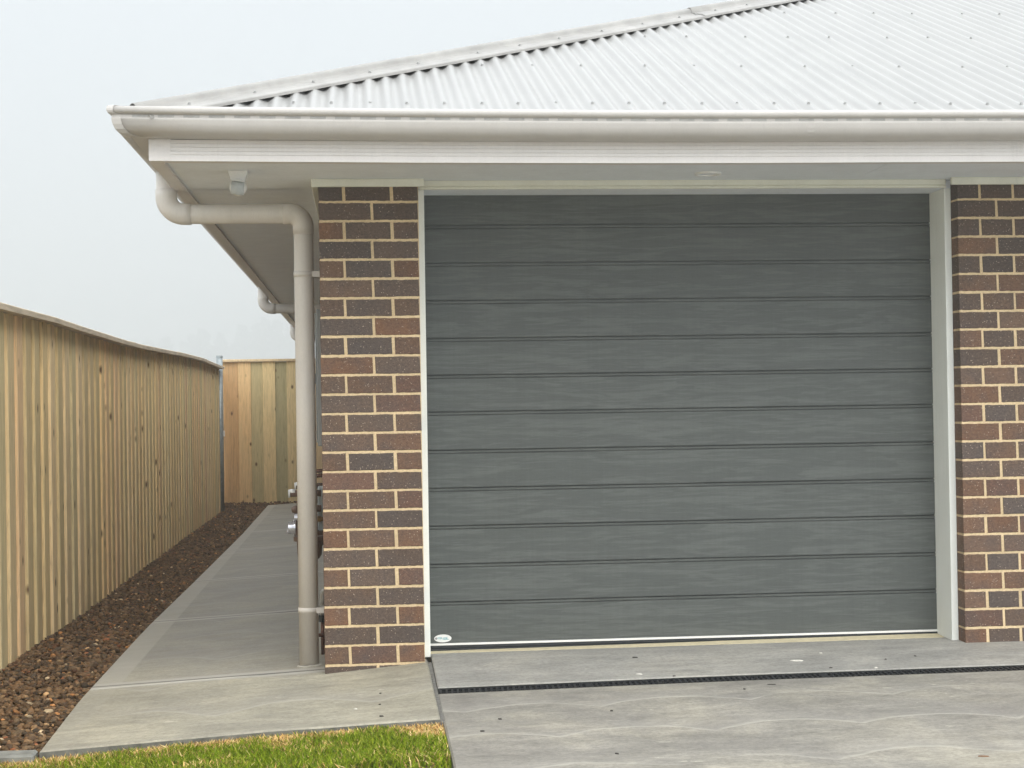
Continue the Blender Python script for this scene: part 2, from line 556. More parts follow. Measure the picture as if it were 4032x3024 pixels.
BRICK, MORTAR, SIDEBRICK = mat_brick(), mat_mortar(), mat_side_brick()
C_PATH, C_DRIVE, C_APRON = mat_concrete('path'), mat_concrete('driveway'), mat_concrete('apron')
TIMBER, TIMBER_B, CAPPING, LIT_EDGE = mat_timber(), mat_timber(True), mat_capping(), mat_timber(lit=True)
DOOR, ROOF = mat_door(), mat_roof()
GUTTER = painted('gutter_paint', (0.515, 0.492, 0.462), 0.38, 0.02)
RIDGE = painted('ridge_cap_paint', (0.335, 0.325, 0.305), 0.40, 0.09)
SLOT = simple('slot_grey', (0.36, 0.352, 0.335), 0.7)
PIPE = painted('downpipe_paint', (0.715, 0.675, 0.615), 0.42, 0.03, streak=True)
SOFFIT = painted('soffit_paint', (0.83, 0.87, 0.91), 0.7, 0.02)
TRIM = painted('trim_paint', (0.87, 0.89, 0.84), 0.5, 0.015)
MOULD = painted('moulding_paint', (0.76, 0.76, 0.66), 0.6, 0.02)
WHITE = painted('white_plastic', (0.82, 0.82, 0.80), 0.35, 0.01)
RUBBER = simple('black_rubber', (0.022, 0.026, 0.03), 0.55)
THRESH = simple('threshold_render', (0.60, 0.53, 0.36), 0.85, 0.2, 0, 30, 0.12)
GALV = simple('galvanised_steel', (0.33, 0.37, 0.38), 0.45, 0.5, 0.35, 25, 0.22)
SCREW = simple('screw_steel', (0.40, 0.40, 0.39), 0.5, 0.5, 0.2)
GRATE = simple('grate_plastic', (0.013, 0.0145, 0.017), 0.5, 0.3, 0, 80, 0.3)
PIT = simple('drain_dark', (0.004, 0.004, 0.004), 0.95)
METER = simple('meter_brown', (0.155, 0.10, 0.075), 0.5, 0.4, 0, 30, 0.12)
METERBOX = painted('meter_box_grey', (0.36, 0.375, 0.37), 0.5, 0.03)
METERGREY = painted('meter_grey', (0.40, 0.45, 0.455), 0.45, 0.03)
BRASS = simple('brass', (0.24, 0.15, 0.06), 0.4, 0.5, 0.7)
COPPER = simple('copper_pipe', (0.13, 0.062, 0.042), 0.5, 0.4, 0.4)
CHROME = simple('dial_metal', (0.62, 0.62, 0.66), 0.22, 0.6, 0.7, 40, 0.25)
TEAL = simple('sticker_teal', (0.06, 0.36, 0.43), 0.5)
STGREY = simple('sticker_grey', (0.20, 0.21, 0.22), 0.5)
SOIL = simple('soil', (0.07, 0.048, 0.03), 0.95, 0.1, 0, 50, 0.4)
FORMED = simple('formed_concrete_side', (0.165, 0.168, 0.15), .8, .3, 0, 22, .4)
FOAM = simple('joint_filler', (0.17, 0.165, 0.15), 0.9, 0.1, 0, 60, 0.3)
PEBBLE = mat_vcol('pebble_stone', 0.62, 0.16, 0.25, 120)
GRASS = mat_vcol('grass_blade', 0.7, 0.06, 0.1, 40)
TREE = mat_vcol('far_leaf', 0.9, 0.1, 0.15, 0.5)

# ------------------------------------------------------------------ setting: ground, path, apron, driveway
def lerp(x, xs, ys): return float(np.interp(x, xs, ys))


def z_path(x, y):
    a = lerp(x, [-1.06, 0, .44, .47], [-.098, -.037, .002, .004])
    k = max(0.0, min(1.0, (-.1 - y) / 1.1))
    k2 = max(0.0, min(1.0, (x + .1) / .56))
    return a - .026 * k * k2


def z_apron(x, y):
    zd = lerp(x, [.46, 2.93, 6], [.014, .021, .024])
    zg = lerp(x, [.46, 1.64, 3.0, 6], [-.020, -.004, .004, .008])
    t = max(0, min(1.0, (.08 - y) / .62))
    return zd + (zg - zd) * t


def z_drive(x, y):
    z0 = z_apron(x, -.54) - .004
    return z0 - .022 * max(0, -.655 - y)


def z_lawn(x, y):
    return lerp(x, [-5, -1, -.24, .46], [-.19, -.146, -.094, -.064]) - .02 * max(0, -1.2 - y)


def grid_slab(name, xs, ys, zf, mat, thick=.1, edge=.006, xf=None):
    """slab with a slightly rounded arris; zf(x, y) is its top, xf(x, y) may shift x"""
    xs, ys = list(xs), list(ys)
    mb = MB()
    nx, ny = len(xs), len(ys)
    P = []
    for j, y in enumerate(ys):
        for i, x in enumerate(xs):
            rim = i in (0, nx - 1) or j in (0, ny - 1)
            xx = xf(x, y) if xf else x
            P.append((xx, y, zf(xx, y) - (edge if rim else 0)))
    b = mb.pts(P)
    for j in range(ny - 1):
        for i in range(nx - 1):
            mb.face((b + j * nx + i, b + j * nx + i + 1, b + (j + 1) * nx + i + 1, b + (j + 1) * nx + i), 0, False)
    ring = [i for i in range(nx)] + [j * nx + nx - 1 for j in range(1, ny)] + [(ny - 1) * nx + i for i in range(nx - 2, -1, -1)] + [j * nx for j in range(ny - 2, 0, -1)]
    lo = mb.pts([(P[i][0], P[i][1], P[i][2] - thick) for i in ring])
    n = len(ring)
    for k in range(n):
        k2 = (k + 1) % n
        mb.face((b + ring[k], lo + k, lo + k2, b + ring[k2]), 1, False)
    mb.face([lo + n - 1 - k for k in range(n)], 1)
    return tag(mb.build(name, [mat, FORMED]), kind='structure')


g = MB()
g.box(-410, 410, -20, 850, -1.2, -0.42)
ground = tag(g.build('ground', simple('street_ground', (0.27, 0.265, 0.24), .9, .1, 0, .6, .2)), kind='structure')

soil = MB()
nx, ny = 24, 16
xs = np.linspace(-4.5, .455, nx); ys = np.linspace(-6.5, -1.19, ny)
b = soil.pts([(x, y, z_lawn(x, y)) for y in ys for x in xs])
for j in range(ny - 1):
    for i in range(nx - 1):
        soil.face((b + j * nx + i, b + j * nx + i + 1, b + (j + 1) * nx + i + 1, b + (j + 1) * nx + i))
tag(soil.build('lawn_ground', SOIL), kind='structure')
bed = MB()
bed.box(-1.95, -.95, -1.19, 15.3, -.30, -.148)
tag(bed.build('garden_bed_ground', SOIL), kind='structure')

# side path with tooled joints
J = JOINTS


def groove(y):
    d = min(abs(y - j) for j in J)
    return .007 if d < .004 else 0.0


ysp = [-1.19, -1.183, -1.1, -.9, -.6, -.4, -.2, 0.0]
for j in J: ysp += [j - .05, j - .012, j - .003, j + .003, j + .012, j + .05]
ysp += [.6, 1.2, 1.8, 3.0, 3.6, 5.3, 6.0, 8.2, 10.2, 12.4, 13.2, 13.79, 13.8]
ysp = sorted(ysp)
ex = lambda y: lerp(y, [-1.2, -.1, 2.2, 4.6, 9, 13.8], [-1.015, -1.052, -1.068, -1.045, -1.015, -1.03])
xsp = [-1.0, -.994, -.9, -.7, -.5, -.3, -.15, 0, .1, .2, .3, .40, .452, .458]


def xshift(x, y):
    return x + (ex(y) + 1.0) * max(0, min(1, -x))


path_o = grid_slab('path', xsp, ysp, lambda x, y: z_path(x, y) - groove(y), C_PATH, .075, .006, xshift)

ax = [.478, .484] + list(np.linspace(.6, 6.5, 26))
apron_o = grid_slab('apron', ax, [-.536, -.530, -.4, -.2, 0, .08, .172, .176], z_apron, C_APRON, .15, .004)
dx_ = [.470, .477] + list(np.linspace(.6, 9, 30))
drive_o = grid_slab('driveway', dx_, [-13, -10, -8, -6, -5, -4, -3.5, -3, -2.5, -2, -1.7, -1.4, -1.1, -.9, -.75, -.668, -.660], z_drive, C_DRIVE, .16, .007)

j = MB()
b = []
for y in (-1.19, -.9, -.655, -.54, -.3, 0.0):
    b.append((.457, .4755, y, z_apron(.47, y) - .008 if y > -.6 else min(z_path(.458, y), z_drive(.48, y)) - .004))
for k in range(len(b) - 1):
    x0, x1, y0, z0 = b[k]; _, _, y1, z1 = b[k + 1]
    j.hexa([(x0, y0, z0 - .06), (x1, y0, z0 - .06), (x1, y1, z1 - .06), (x0, y1, z1 - .06), (x0, y0, z0), (x1, y0, z0), (x1, y1, z1), (x0, y1, z1)])
tag(j.build('path_expansion_joint', FOAM), kind='structure')

kb = MB()
for k in range(6):
    x1 = -1.03 - .17 * k; x0 = x1 - .168
    zz = -.100 - .004 * k
    kb.bbox(x0, x1, -1.235, -1.135, zz - .12, zz, .008)
tag(kb.build('kerb', simple('kerb_concrete', (0.24, 0.245, 0.225), .8, .2, 0, 18, .25)), kind='structure')

# ------------------------------------------------------------------ house
house = thing('house', 'single storey dark brick house with pale corrugated roof and grey garage door', 'house', (0, 0, 0))

PAL = [(0.158, 0.100, 0.068), (0.146, 0.098, 0.070), (0.168, 0.100, 0.064), (0.138, 0.099, 0.074), (0.128, 0.094, 0.074),
       (0.112, 0.088, 0.073), (0.098, 0.082, 0.073), (0.116, 0.090, 0.074), (0.142, 0.091, 0.070)]


PAL = [(r * 1.06, g * .97, b * .92) for r, g, b in PAL]


def pick(dark):
    if dark: c = random.choice(PAL[5:8])
    else: c = random.choice(PAL[:5] + PAL[8:])
    k = random.uniform(.88, 1.12)
    return tuple(x * k for x in c)


# which bricks read dark in the photograph, course by course from the ground (None = brown)
LEFT_DARK = {-1: (1, 1), 0: (0, 0, 0), 1: (1, 1), 2: (0, 1, 0), 3: (0, 1), 4: (0, 1, 0), 5: (1, 1), 6: (0, 0, 0), 7: (0, 1), 8: (0, 0, 0),
             9: (0, 0), 10: (0, 1, 0), 11: (0, 0), 12: (0, 1, 0), 13: (1, 0), 14: (0, 0, 0), 15: (0, 1), 16: (1, 1, 0), 17: (1, 0), 18: (0, 1, 0),
             19: (0, 1), 20: (0, 1, 0), 21: (1, 1), 22: (0, 1, 0), 23: (1, 1), 24: (1, 1, 1)}
RIGHT_DARK = {0: (0, 1), 1: (0, 0), 2: (0, 1), 3: (0, 0), 4: (0, 1), 5: (0, 0), 6: (0, 0), 7: (0, 1), 8: (0, 0), 9: (0, 0), 10: (1, 0), 11: (0, 0),
              12: (0, 1), 13: (0, 1), 14: (0, 0), 15: (1, 0), 16: (0, 1), 17: (0, 0), 18: (1, 0), 19: (0, 0), 20: (1, 1), 21: (0, 1), 22: (1, 1), 23: (1, 1), 24: (1, 1)}


def ragged(mb, x0, x1, y0, y1, z0, z1, col, m=0):
    """a fired brick: its front arrises wander a little"""
    n = max(3, int((x1 - x0) / .012))
    e = .0028
    rows = []
    jt = lambda: random.uniform(-.0012, .0012)
    P = []
    for i in range(n + 1):
        x = x0 + (x1 - x0) * i / n
        xi = min(max(x, x0 + e), x1 - e)
        P.append([(x, y1, z0), (x, y0 + e, z0 + jt() + .0005), (xi, y0, z0 + e + jt() * .5), (xi, y0, z1 - e + jt() * .5), (x, y0 + e, z1 + jt() - .0005), (x, y1, z1)])
    bs = [mb.pts(p, col) for p in P]
    for i in range(n):
        for k in range(5):
            mb.face((bs[i] + k, bs[i + 1] + k, bs[i + 1] + k + 1, bs[i] + k + 1), m)
    mb.face([bs[0] + 5 - k for k in range(6)], m)
    mb.face([bs[n] + k for k in range(6)], m)


def pier(name, x0, x1, A, B, dark, jmin, depth, ztop):
    mb = MB()
    for jx in range(jmin, 25):
        z0 = .086 * jx + .005; z1 = z0 + .076
        z1 = min(z1, ztop)
        lay = A if jx % 2 == 0 else B
        for k, (a, bb) in enumerate(lay):
            d = dark.get(jx, ())
            dk = d[k] if k < len(d) else random.random() < .45
            ragged(mb, x0 + a + (random.uniform(-.0015, .0015) if a > 0 else 0), x0 + bb + random.uniform(-.0015, .0015), 0 + random.uniform(-.0006, .0006), depth, z0 + random.uniform(-.0008, .0008), z1 + random.uniform(-.0008, .0008), pick(dk))
    mb.box(x0 + .003, x1, .003, depth - .004, .086 * jmin - .02, ztop, 1)
    return mb.build(name, [BRICK, MORTAR], house)


lp = pier('brick_pier', 0, .446, [(0, .108), (.118, .321), (.332, .445)], [(0, .233), (.243, .445)], LEFT_DARK, -1, .11, 2.150)
lp['label'] = 'narrow brick pier on the corner beside the downpipe'
rp = pier('brick_pier', 2.933, 6.0, [(0, .104), (.114, .262), (.272, .502)] + [(.512 + .24 * k, .742 + .24 * k) for k in range(10)],
          [(0, .182), (.192, .422)] + [(.432 + .24 * k, .662 + .24 * k) for k in range(10)], RIGHT_DARK, -1, .11, 2.150)
rp['label'] = 'brick pier on the far side of the garage door'
sw = MB()
sw.box(0, .11, .112, 16, -.2, 2.17)
sw.box(.11, .30, 15.9, 16, -.2, 2.17)
sw.build('side_wall', SIDEBRICK, house)

# roof plane: z = 2.60 + TP*y at the crests
TP = .3803
CP = .0783
X0C = -.083
ROOFTOP = 5.6


def crest_z(y): return 2.60 + TP * y


rf = MB()
AMP = .0098
def corr(i_frac):
    return AMP * (math.cos(2 * math.pi * i_frac) - 1)


step = CP / 12
def ycol(x): return min(max(x + .0, -.72) , ROOFTOP) + .012
xx = X0C - 8 * CP
cols = []
while xx < 7.5:
    fr = (xx - X0C) / CP
    ytop = ycol(xx - .035)
    y0 = -.745
    if ytop > y0 + .01:
        lap = .0042 if ((fr - 3.35) % 10.0) < 1.0 else 0.0
        cols.append((xx, corr(fr) + lap, y0, ytop))
    xx += step
prev = None
NRM = []
for (x, dz, y0, y1) in cols:
    b = rf.pts([(x, y, crest_z(y) + dz) for y in (y0, y1)])
    sl_ = -AMP * 2 * math.pi / CP * math.sin(2 * math.pi * (x - X0C) / CP)
    NRM += [(-sl_, -TP, 1.0)] * 2
    if prev is not None:
        rf.face((prev, b, b + 1, prev + 1), 0, True)
    prev = b
# the far slope over the side of the house, mirrored about the hip
prev = None
for (x, dz, y0, y1) in cols[::1]:
    if x > 7.4: continue
    b = rf.pts([(y, x, crest_z(y) + dz) for y in (y0, y1)])
    sl_ = -AMP * 2 * math.pi / CP * math.sin(2 * math.pi * (x - X0C) / CP)
    NRM += [(-TP, -sl_, 1.0)] * 2
    if prev is not None:
        rf.face((prev, prev + 1, b + 1, b), 0, True)
    prev = b
b = rf.pts([(-.745, 7.3, crest_z(-.745)), (5.6, 7.3, crest_z(5.6)), (5.6, 16.6, crest_z(5.6)), (-.745, 16.6, crest_z(-.745))])
rf.face((b, b + 1, b + 2, b + 3))
roof = rf.build('roof', ROOF, house, recalc=False)
NRM += [(-TP, 0, 1.0)] * 4
flip = [p.index for p in roof.data.polygons if p.normal.z < 0]
if flip:
    bm_ = bmesh.new(); bm_.from_mesh(roof.data); bm_.faces.ensure_lookup_table()
    bmesh.ops.reverse_faces(bm_, faces=[bm_.faces[i] for i in flip]); bm_.to_mesh(roof.data); bm_.free()
roof.data.normals_split_custom_set_from_vertices([Vector(n).normalized() for n in NRM])

# hip cap: central roll and two wings, in the hip's own frame
hc = MB()
hd = Vector((1, 1, TP)).normalized()
side = Vector((1, -1, 0)).normalized()
upn = Vector((0, 0, 1))
drop = TP * .5 * math.sqrt(2)            # how far each roof plane falls per metre sideways from the hip
prof = []
def W(d, lift): return (d, -drop * abs(d) + lift)
pl = [W(-.122, .003), W(-.121, .012), W(-.116, .0150), W(-.045, .014), W(-.030, .014)]
for k in range(9):
    a = math.pi * (1 - k / 8)
    pl.append((.024 * math.cos(a), .016 + .026 * math.sin(a)))
pl += [W(.030, .014), W(.045, .014), W(.085, .0145), W(.088, .0165), W(.092, .0145), W(.112, .0100), W(.115, .0070), W(.116, -.004)]
def hip_pt(s_, d, l): return Vector((s_, s_, crest_z(s_))) + side * d + Vector((0, 0, l + .004))
def hip_seg(s0, s1, lift=0.0):
    n = 14
    rows = []
    for i in range(n + 1):
        t = s0 + (s1 - s0) * i / n
        rows.append(hc.pts([hip_pt(t, d, l + lift + random.uniform(-.0006, .0006)) for d, l in pl]))
    for i in range(n):
        for k in range(len(pl) - 1):
            hc.face((rows[i] + k, rows[i] + k + 1, rows[i + 1] + k + 1, rows[i + 1] + k), 0, 4 <= k <= 13)
hip_seg(-.715, 2.16)
hip_seg(2.12, 5.7, .004)
hip = hc.build('hip_cap', RIDGE, roof, recalc=False)
sm = hip.modifiers.new('sheet', 'SOLIDIFY'); sm.thickness = .0015; sm.offset = -1

# screws through the crests; each one its own piece
def screw_mesh():
    mb = MB()
    mb.sweep([(0, 0, 0), (0, 0, .0025)], .0078, 10, smooth=False)
    mb.sweep([(0, 0, .0025), (0, 0, .009)], [.0062, .0056], 6, smooth=False)
    return mb


tmp = screw_mesh().build('screw', SCREW, roof)
tilt = Matrix.Rotation(math.atan(TP), 4, 'X')
scr_me = tmp.data
placed = []
for k in range(21):
    placed.append((X0C + 2 * k * CP, -.478, tilt))
for i in (11, 14, 17, 21, 24, 27, 31, 34, 37, 41, 44):
    placed.append((X0C + i * CP, .435, tilt))
for i in (24, 27, 31, 34, 37, 41, 44, 47, 51):
    placed.append((X0C + i * CP - .06, 1.345, tilt))
for i in (37, 41, 44, 47, 51, 54):
    placed.append((X0C + i * CP - .1, 2.28, tilt))
for k, (x, y, rot) in enumerate(placed):
    i = round((x - X0C) / CP)
    x = X0C + i * CP
    o = tmp if k == 0 else tmp.copy()
    if k: COL.objects.link(o); o.parent = roof
    o.location = (x + random.uniform(-.004, .004), y + random.uniform(-.008, .008), 0)
    o.location.z = crest_z(o.location.y) - .0005
    o.rotation_euler = (math.atan(TP), 0, random.uniform(0, 1))
for s_ in (-.55, -.30, -.06, .19, .42, .725, .955, 1.185, 1.45, 1.72, 1.98, 2.10, 2.25, 2.5, 2.75, 3.0):
    o = tmp.copy(); COL.objects.link(o); o.parent = roof
    q = hip_pt(s_, .068, -drop * .068 + .0150 + (.004 if s_ > 2.12 else 0))
    o.location = q + side * 0
    o.rotation_euler = (math.atan(TP), 0, 0)

# eaves
def sag(x): return lerp(x, [-.8, .4, 1.3, 1.8, 3, 7], [0, -.010, -.014, -.014, -.011, -.005])

# quad gutter profile: d = distance outward from the fascia face, z = height over the lip
QP = [(.002, -.020), (.002, -.108), (.060, -.110), (.080, -.107), (.098, -.099), (.112, -.086), (.120, -.068), (.1235, -.052), (.1245, -.0465),
      (.1225, -.0445), (.1225, -.0305), (.1300, -.0290), (.1365, -.0250), (.1400, -.0180), (.1400, -.0100), (.1370, -.0030), (.1300, .0), (.1230, -.001), (.1200, -.006)]
LIPZ = 2.3500
gf = MB()
xsg = [-.66, -.4, 0, .4, .85, 1.3, 1.8, 2.4, 3.0, 4, 5.5, 7.5]
rows = []
def qpt(x, d, z, extra=0): return (x, -.66 - d, LIPZ + z + sag(x) * 1.15 + extra)
# mitre: at the corner the profile runs on the 45 degree line
rows.append(gf.pts([(-.66 - d, -.66 - d, LIPZ + z) for d, z in QP]))
for x in xsg[1:]:
    rows.append(gf.pts([qpt(x, d, z) for d, z in QP]))
for i in range(len(rows) - 1):
    for k in range(len(QP) - 1):
        gf.face((rows[i] + k, rows[i + 1] + k, rows[i + 1] + k + 1, rows[i] + k + 1), 0, 2 <= k <= 7 or 10 <= k)
# overflow slots along the face
x = -.705
while x < 4.5:
    z = -.0375
    y = -.66 - .1225
    dz = sag(x) * 1.15
    gf.box(x, x + .062, y - .0012, y + .004, LIPZ + z - .0042 + dz, LIPZ + z + .0042 + dz, 1)
    x += .0995
gut = gf.build('gutter', [GUTTER, SLOT], house)
jb = MB()
for x in (2.02, 5.0):
    ra_ = jb.pts([(x, -.6613 - d, LIPZ + z + sag(x) * 1.15 + (.0014 if z > -.01 else -.0010)) for d, z in QP[2:]])
    rb_ = jb.pts([(x + .024, -.6613 - d, LIPZ + z + sag(x) * 1.15 + (.0014 if z > -.01 else -.0010)) for d, z in QP[2:]])
    for k in range(len(QP) - 3): jb.face((ra_ + k, rb_ + k, rb_ + k + 1, ra_ + k + 1))
    jb.build('joint_strip', GUTTER, gut, recalc=False); jb = MB()
sm = gut.modifiers.new('sheet', 'SOLIDIFY'); sm.thickness = .0012; sm.offset = 1
gut['label'] = 'front gutter with overflow slots above the garage door'

cb = MB()
QB = QP[2:]
cut = lambda d: .022 if d > .126 else .034
r0 = cb.pts([(-.6622 - d, -.6622 - d, LIPZ + z + (.0018 if z > -.01 else -.0012)) for d, z in QB])
r1 = cb.pts([(-.66 - d + cut(d), -.6622 - d, LIPZ + z + (.0018 if z > -.01 else -.0012)) for d, z in QB])
for k in range(len(QB) - 1):
    cb.face((r0 + k, r1 + k, r1 + k + 1, r0 + k + 1), 0, False)
r2 = cb.pts([(-.6622 - d, -.66 - d + cut(d), LIPZ + z + (.0018 if z > -.01 else -.0012)) for d, z in QB])
for k in range(len(QB) - 1):
    cb.face((r2 + k, r0 + k, r0 + k + 1, r2 + k + 1), 0, False)
cbo = cb.build('corner_bracket', GUTTER, gut)
sm = cbo.modifiers.new('sheet', 'SOLIDIFY'); sm.thickness = .0015; sm.offset = 1

gs = MB()
rows = [gs.pts([(-.66 - d, -.66 - d, LIPZ + z) for d, z in QP])]
for y in (0, 4, 8, 12, 16.6):
    rows.append(gs.pts([(-.66 - d, y, LIPZ + z) for d, z in QP]))
for i in range(len(rows) - 1):
    for k in range(len(QP) - 1):
        gs.face((rows[i] + k, rows[i + 1] + k, rows[i + 1] + k + 1, rows[i] + k + 1), 0, 2 <= k <= 7 or 10 <= k)
gso = gs.build('gutter', GUTTER, house)
sm = gso.modifiers.new('sheet', 'SOLIDIFY'); sm.thickness = .0012; sm.offset = 1
gso['label'] = 'gutter along the side of the house'

# fascia of the front with its pressed lines, and of the side
FZ0, FZ1 = 2.153, 2.2395
fp = [(0, FZ0)]
for zc in (.026, .041, .057, .072):
    fp += [(0, FZ0 + zc - .0016), (.0022, FZ0 + zc), (0, FZ0 + zc + .0016)]
fp += [(0, FZ1), (.055, FZ1), (.055, FZ0 + .012), (.050, FZ0)]
ff = MB()
rows = []
for x in (-.657, -.4, .0, .4, .85, 1.3, 1.8, 2.4, 3.0, 4, 5.5, 7.5):
    rows.append(ff.pts([(x, -.66 + d, z + sag(x)) for d, z in fp]))
for i in range(len(rows) - 1):
    for k in range(len(fp)):
        k2 = (k + 1) % len(fp)
        ff.face((rows[i] + k, rows[i + 1] + k, rows[i + 1] + k2, rows[i] + k2), 0, False)
ff.face([rows[0] + len(fp) - 1 - k for k in range(len(fp))])
# cover plate over the first joint
ff.box(-.659, -.572, -.6612, -.655, FZ0 - .0008, FZ1)
FASC = painted('fascia_paint', (0.735, 0.705, 0.68), 0.4, 0.015)
fo = ff.build('fascia', FASC, house)
fo['label'] = 'front fascia board under the gutter'
fs = MB()
fs.box(-.662, -.606, -.600, 16.5, FZ0 + .001, FZ1)
fso = fs.build('fascia', FASC, house)
fso['label'] = 'fascia along the side eave'

so = MB()
so.box(-.6045, 2.4635, -.604, .33, 2.1655, 2.172)
so.box(2.4660, 7.4, -.604, .33, 2.1655, 2.172)
so.box(-.6045, .0, .332, 16.4, 2.1655, 2.172)
so.box(.0, 7.4, .334, 16.4, 2.1735, 2.180)
soffit = so.build('soffit', SOFFIT, house)

mo = MB()
mo.bbox(-.030, .4725, -.022, -.0005, 2.130, 2.1650, .003)
mo.bbox(-.030, -.0005, 0, 2.0, 2.130, 2.1650, .003)
mo.build('moulding', MOULD, house)
mo = MB()
mo.bbox(2.901, 6, -.022, -.0005, 2.1315, 2.1650, .003)
mo.build('moulding', MOULD, house)
mo = MB()
mo.bbox(.474, 2.8995, .050, .078, 2.1400, 2.1650, .002)
mo.bbox(.452, 2.905, .060, .079, 2.1270, 2.1398, .002)
mo.build('moulding', MOULD, house)

df = MB()
df.bbox(.4405, .4745, .080, .30, .0125, 2.1262, .0015)
df.build('door_jamb', TRIM, house)
df = MB()
df.bbox(2.900, 2.9320, .080, .30, .0195, 2.1262, .0015)
df.build('door_jamb', TRIM, house)
df = MB()
df.box(.4405, 2.932, .082, .32, 2.1270, 2.1640)
df.build('door_head', SOFFIT, house)

# garage door: stepped profile of each plank, in one skin
DZ = [1.9716, 1.7953, 1.6203, 1.4453, 1.2741, 1.1029, .9248, .7491, .5735, .3957, .2203]
prof = [(0.0, 2.135)]
for z in DZ:
    u = z + .0155
    prof += [(0, u + .0030), (.012, u + .0028), (.012, u - .0030), (.0005, u - .0038), (.0012, z + .0026), (.0070, z + .0016), (.0070, z - .0010), (0, z - .0022)]
prof += [(0, .046)]
gd = MB()
a = gd.pts([(.462, .28 + d, z) for d, z in prof]); bq = gd.pts([(2.915, .28 + d, z) for d, z in prof])
for k in range(len(prof) - 1):
    gd.face((a + k, bq + k, bq + k + 1, a + k + 1), 0, False)
gd.box(.462, 2.915, .2930, .32, .046, 2.135)
door = gd.build('garage_door', DOOR, house, recalc=False)
door['label'] = 'grey sectional garage door with horizontal planks and faint wood grain'
ws = MB()
ws.box(.470, 2.905, .2745, .300, .0352, .0445, 0)
ws.bbox(.470, 2.905, .2750, .300, .0200, .0350, .003, 1)
ws.bbox(.470, 2.905, .2700, .300, -.005, .0195, .003, 1)
ws.build('weather_seal', [WHITE, RUBBER], door)
th = MB()
th.hexa([(.476, .177, -.03), (2.898, .177, -.03), (2.898, .285, -.03), (.476, .285, -.03), (.476, .178, .0155), (2.898, .178, .0225), (2.898, .285, .0262), (.476, .285, .0100)])
th.build('threshold', THRESH, house)

# oval maker's sticker, with its lettering
st = MB()
cx, cz, ra, rb = .5400, .0668, .0402, .0182
cz = .0672 + .0
n = 40
ring = lambda k_, y_: [(cx + ra * k_ * math.cos(2 * math.pi * i / n), y_, cz + rb * k_ * math.sin(2 * math.pi * i / n)) for i in range(n)]
a = st.pts(ring(1.0, .2785)); b2 = st.pts(ring(1.0, .2800)); 
st.face([a + i for i in range(n)], 0)
for i in range(n): st.face((a + i, b2 + i, b2 + (i + 1) % n, a + (i + 1) % n), 0)
def ringflat(mb, c, r0, r1, y, m, nn=20, sq=1.0):
    o_ = mb.pts([(c[0] + r1 * math.cos(2 * math.pi * i / nn), y, c[1] + r1 * sq * math.sin(2 * math.pi * i / nn)) for i in range(nn)])
    i_ = mb.pts([(c[0] + r0 * math.cos(2 * math.pi * i / nn), y, c[1] + r0 * sq * math.sin(2 * math.pi * i / nn)) for i in range(nn)])
    for i in range(nn): mb.face((o_ + i, o_ + (i + 1) % nn, i_ + (i + 1) % nn, i_ + i), m)
ringflat(st, (cx - .0310, cz), .0014, .0052, .2781, 2)
# underline swoosh
sb = st.pts([(cx - .001, .2782, cz - .0058), (cx + .030, .2782, cz - .0052), (cx + .030, .2782, cz - .0030), (cx + .004, .2782, cz - .0036)])
st.face((sb, sb + 1, sb + 2, sb + 3), 1)
def text_into(mb, txt, size, x, y, z, m, sx=1.0):
    cu = bpy.data.curves.new('lettering', 'FONT')
    cu.body = txt; cu.size = size; cu.align_x = 'LEFT'; cu.resolution_u = 3
    cu.offset = size * .022
    o_ = bpy.data.objects.new('lettering', cu)
    COL.objects.link(o_)
    dg = bpy.context.evaluated_depsgraph_get()
    me = bpy.data.meshes.new_from_object(o_.evaluated_get(dg))
    base = mb.pts([(x + v.co.x * sx, y, z + v.co.y) for v in me.vertices])
    for p in me.polygons: mb.face([base + i for i in p.vertices], m)
    bpy.data.objects.remove(o_); bpy.data.meshes.remove(me)
text_into(st, 'STEEL-LINE', .0118, cx - .0248, .2780, cz - .0030, 1, .80)
st.build('sticker', [WHITE, TEAL, STGREY], door, recalc=False)

# downpipes
def downpipe(y, zbase, label, straps, ztop=2.247):
    r, rs = .0450, .0490
    xd, xv, zh = -.702, -.0775, 2.047
    mb = MB()
    R1, R2 = .080, .062
    left = [(xd, y, ztop), (xd, y, zh + R1)] + arc((xd + R1, y, zh + R1), R1, math.pi, 1.5 * math.pi, (1, 0, 0), (0, 0, 1), 12)[1:]
    right = arc((xv - R2, y, zh - R2), R2, .5 * math.pi, 0, (1, 0, 0), (0, 0, 1), 12)
    mb.sweep(left + right + [(xv, y, 1.9), (xv, y, 1.2), (xv, y, zbase)], r, 32)
    p = mb.build('downpipe', PIPE, house)
    p['label'] = label
    e1 = MB()
    e1.sweep([(xd, y, zh + R1 + .035)] + left[1:] + [(xd + R1 + .032, y, zh)], rs, 32)
    e1.build('elbow', PIPE, p)
    e2 = MB()
    e2.sweep([(xv - R2 - .030, y, zh)] + right + [(xv, y, zh - R2 - .035)], rs - .0012, 32)
    e2.build('elbow', PIPE, p)
    for zs in straps:
        s_ = MB()
        s_.sweep([(xv, y, zs - .013), (xv, y, zs + .013)], .0478, 32)
        s_.box(xv + .030, -.0005, y - .030, y - .026, zs - .013, zs + .013)
        s_.box(xv + .030, -.0005, y + .026, y + .030, zs - .013, zs + .013)
        s_.build('strap', PIPE, p)
    return p


downpipe(.30, -.046, 'near downpipe beside the corner pier', (1.765, .213))
downpipe(7.75, -.05, 'middle downpipe halfway along the side wall', (1.7, .2))
downpipe(14.45, -.05, 'far downpipe at the back fence', (1.7, .2))
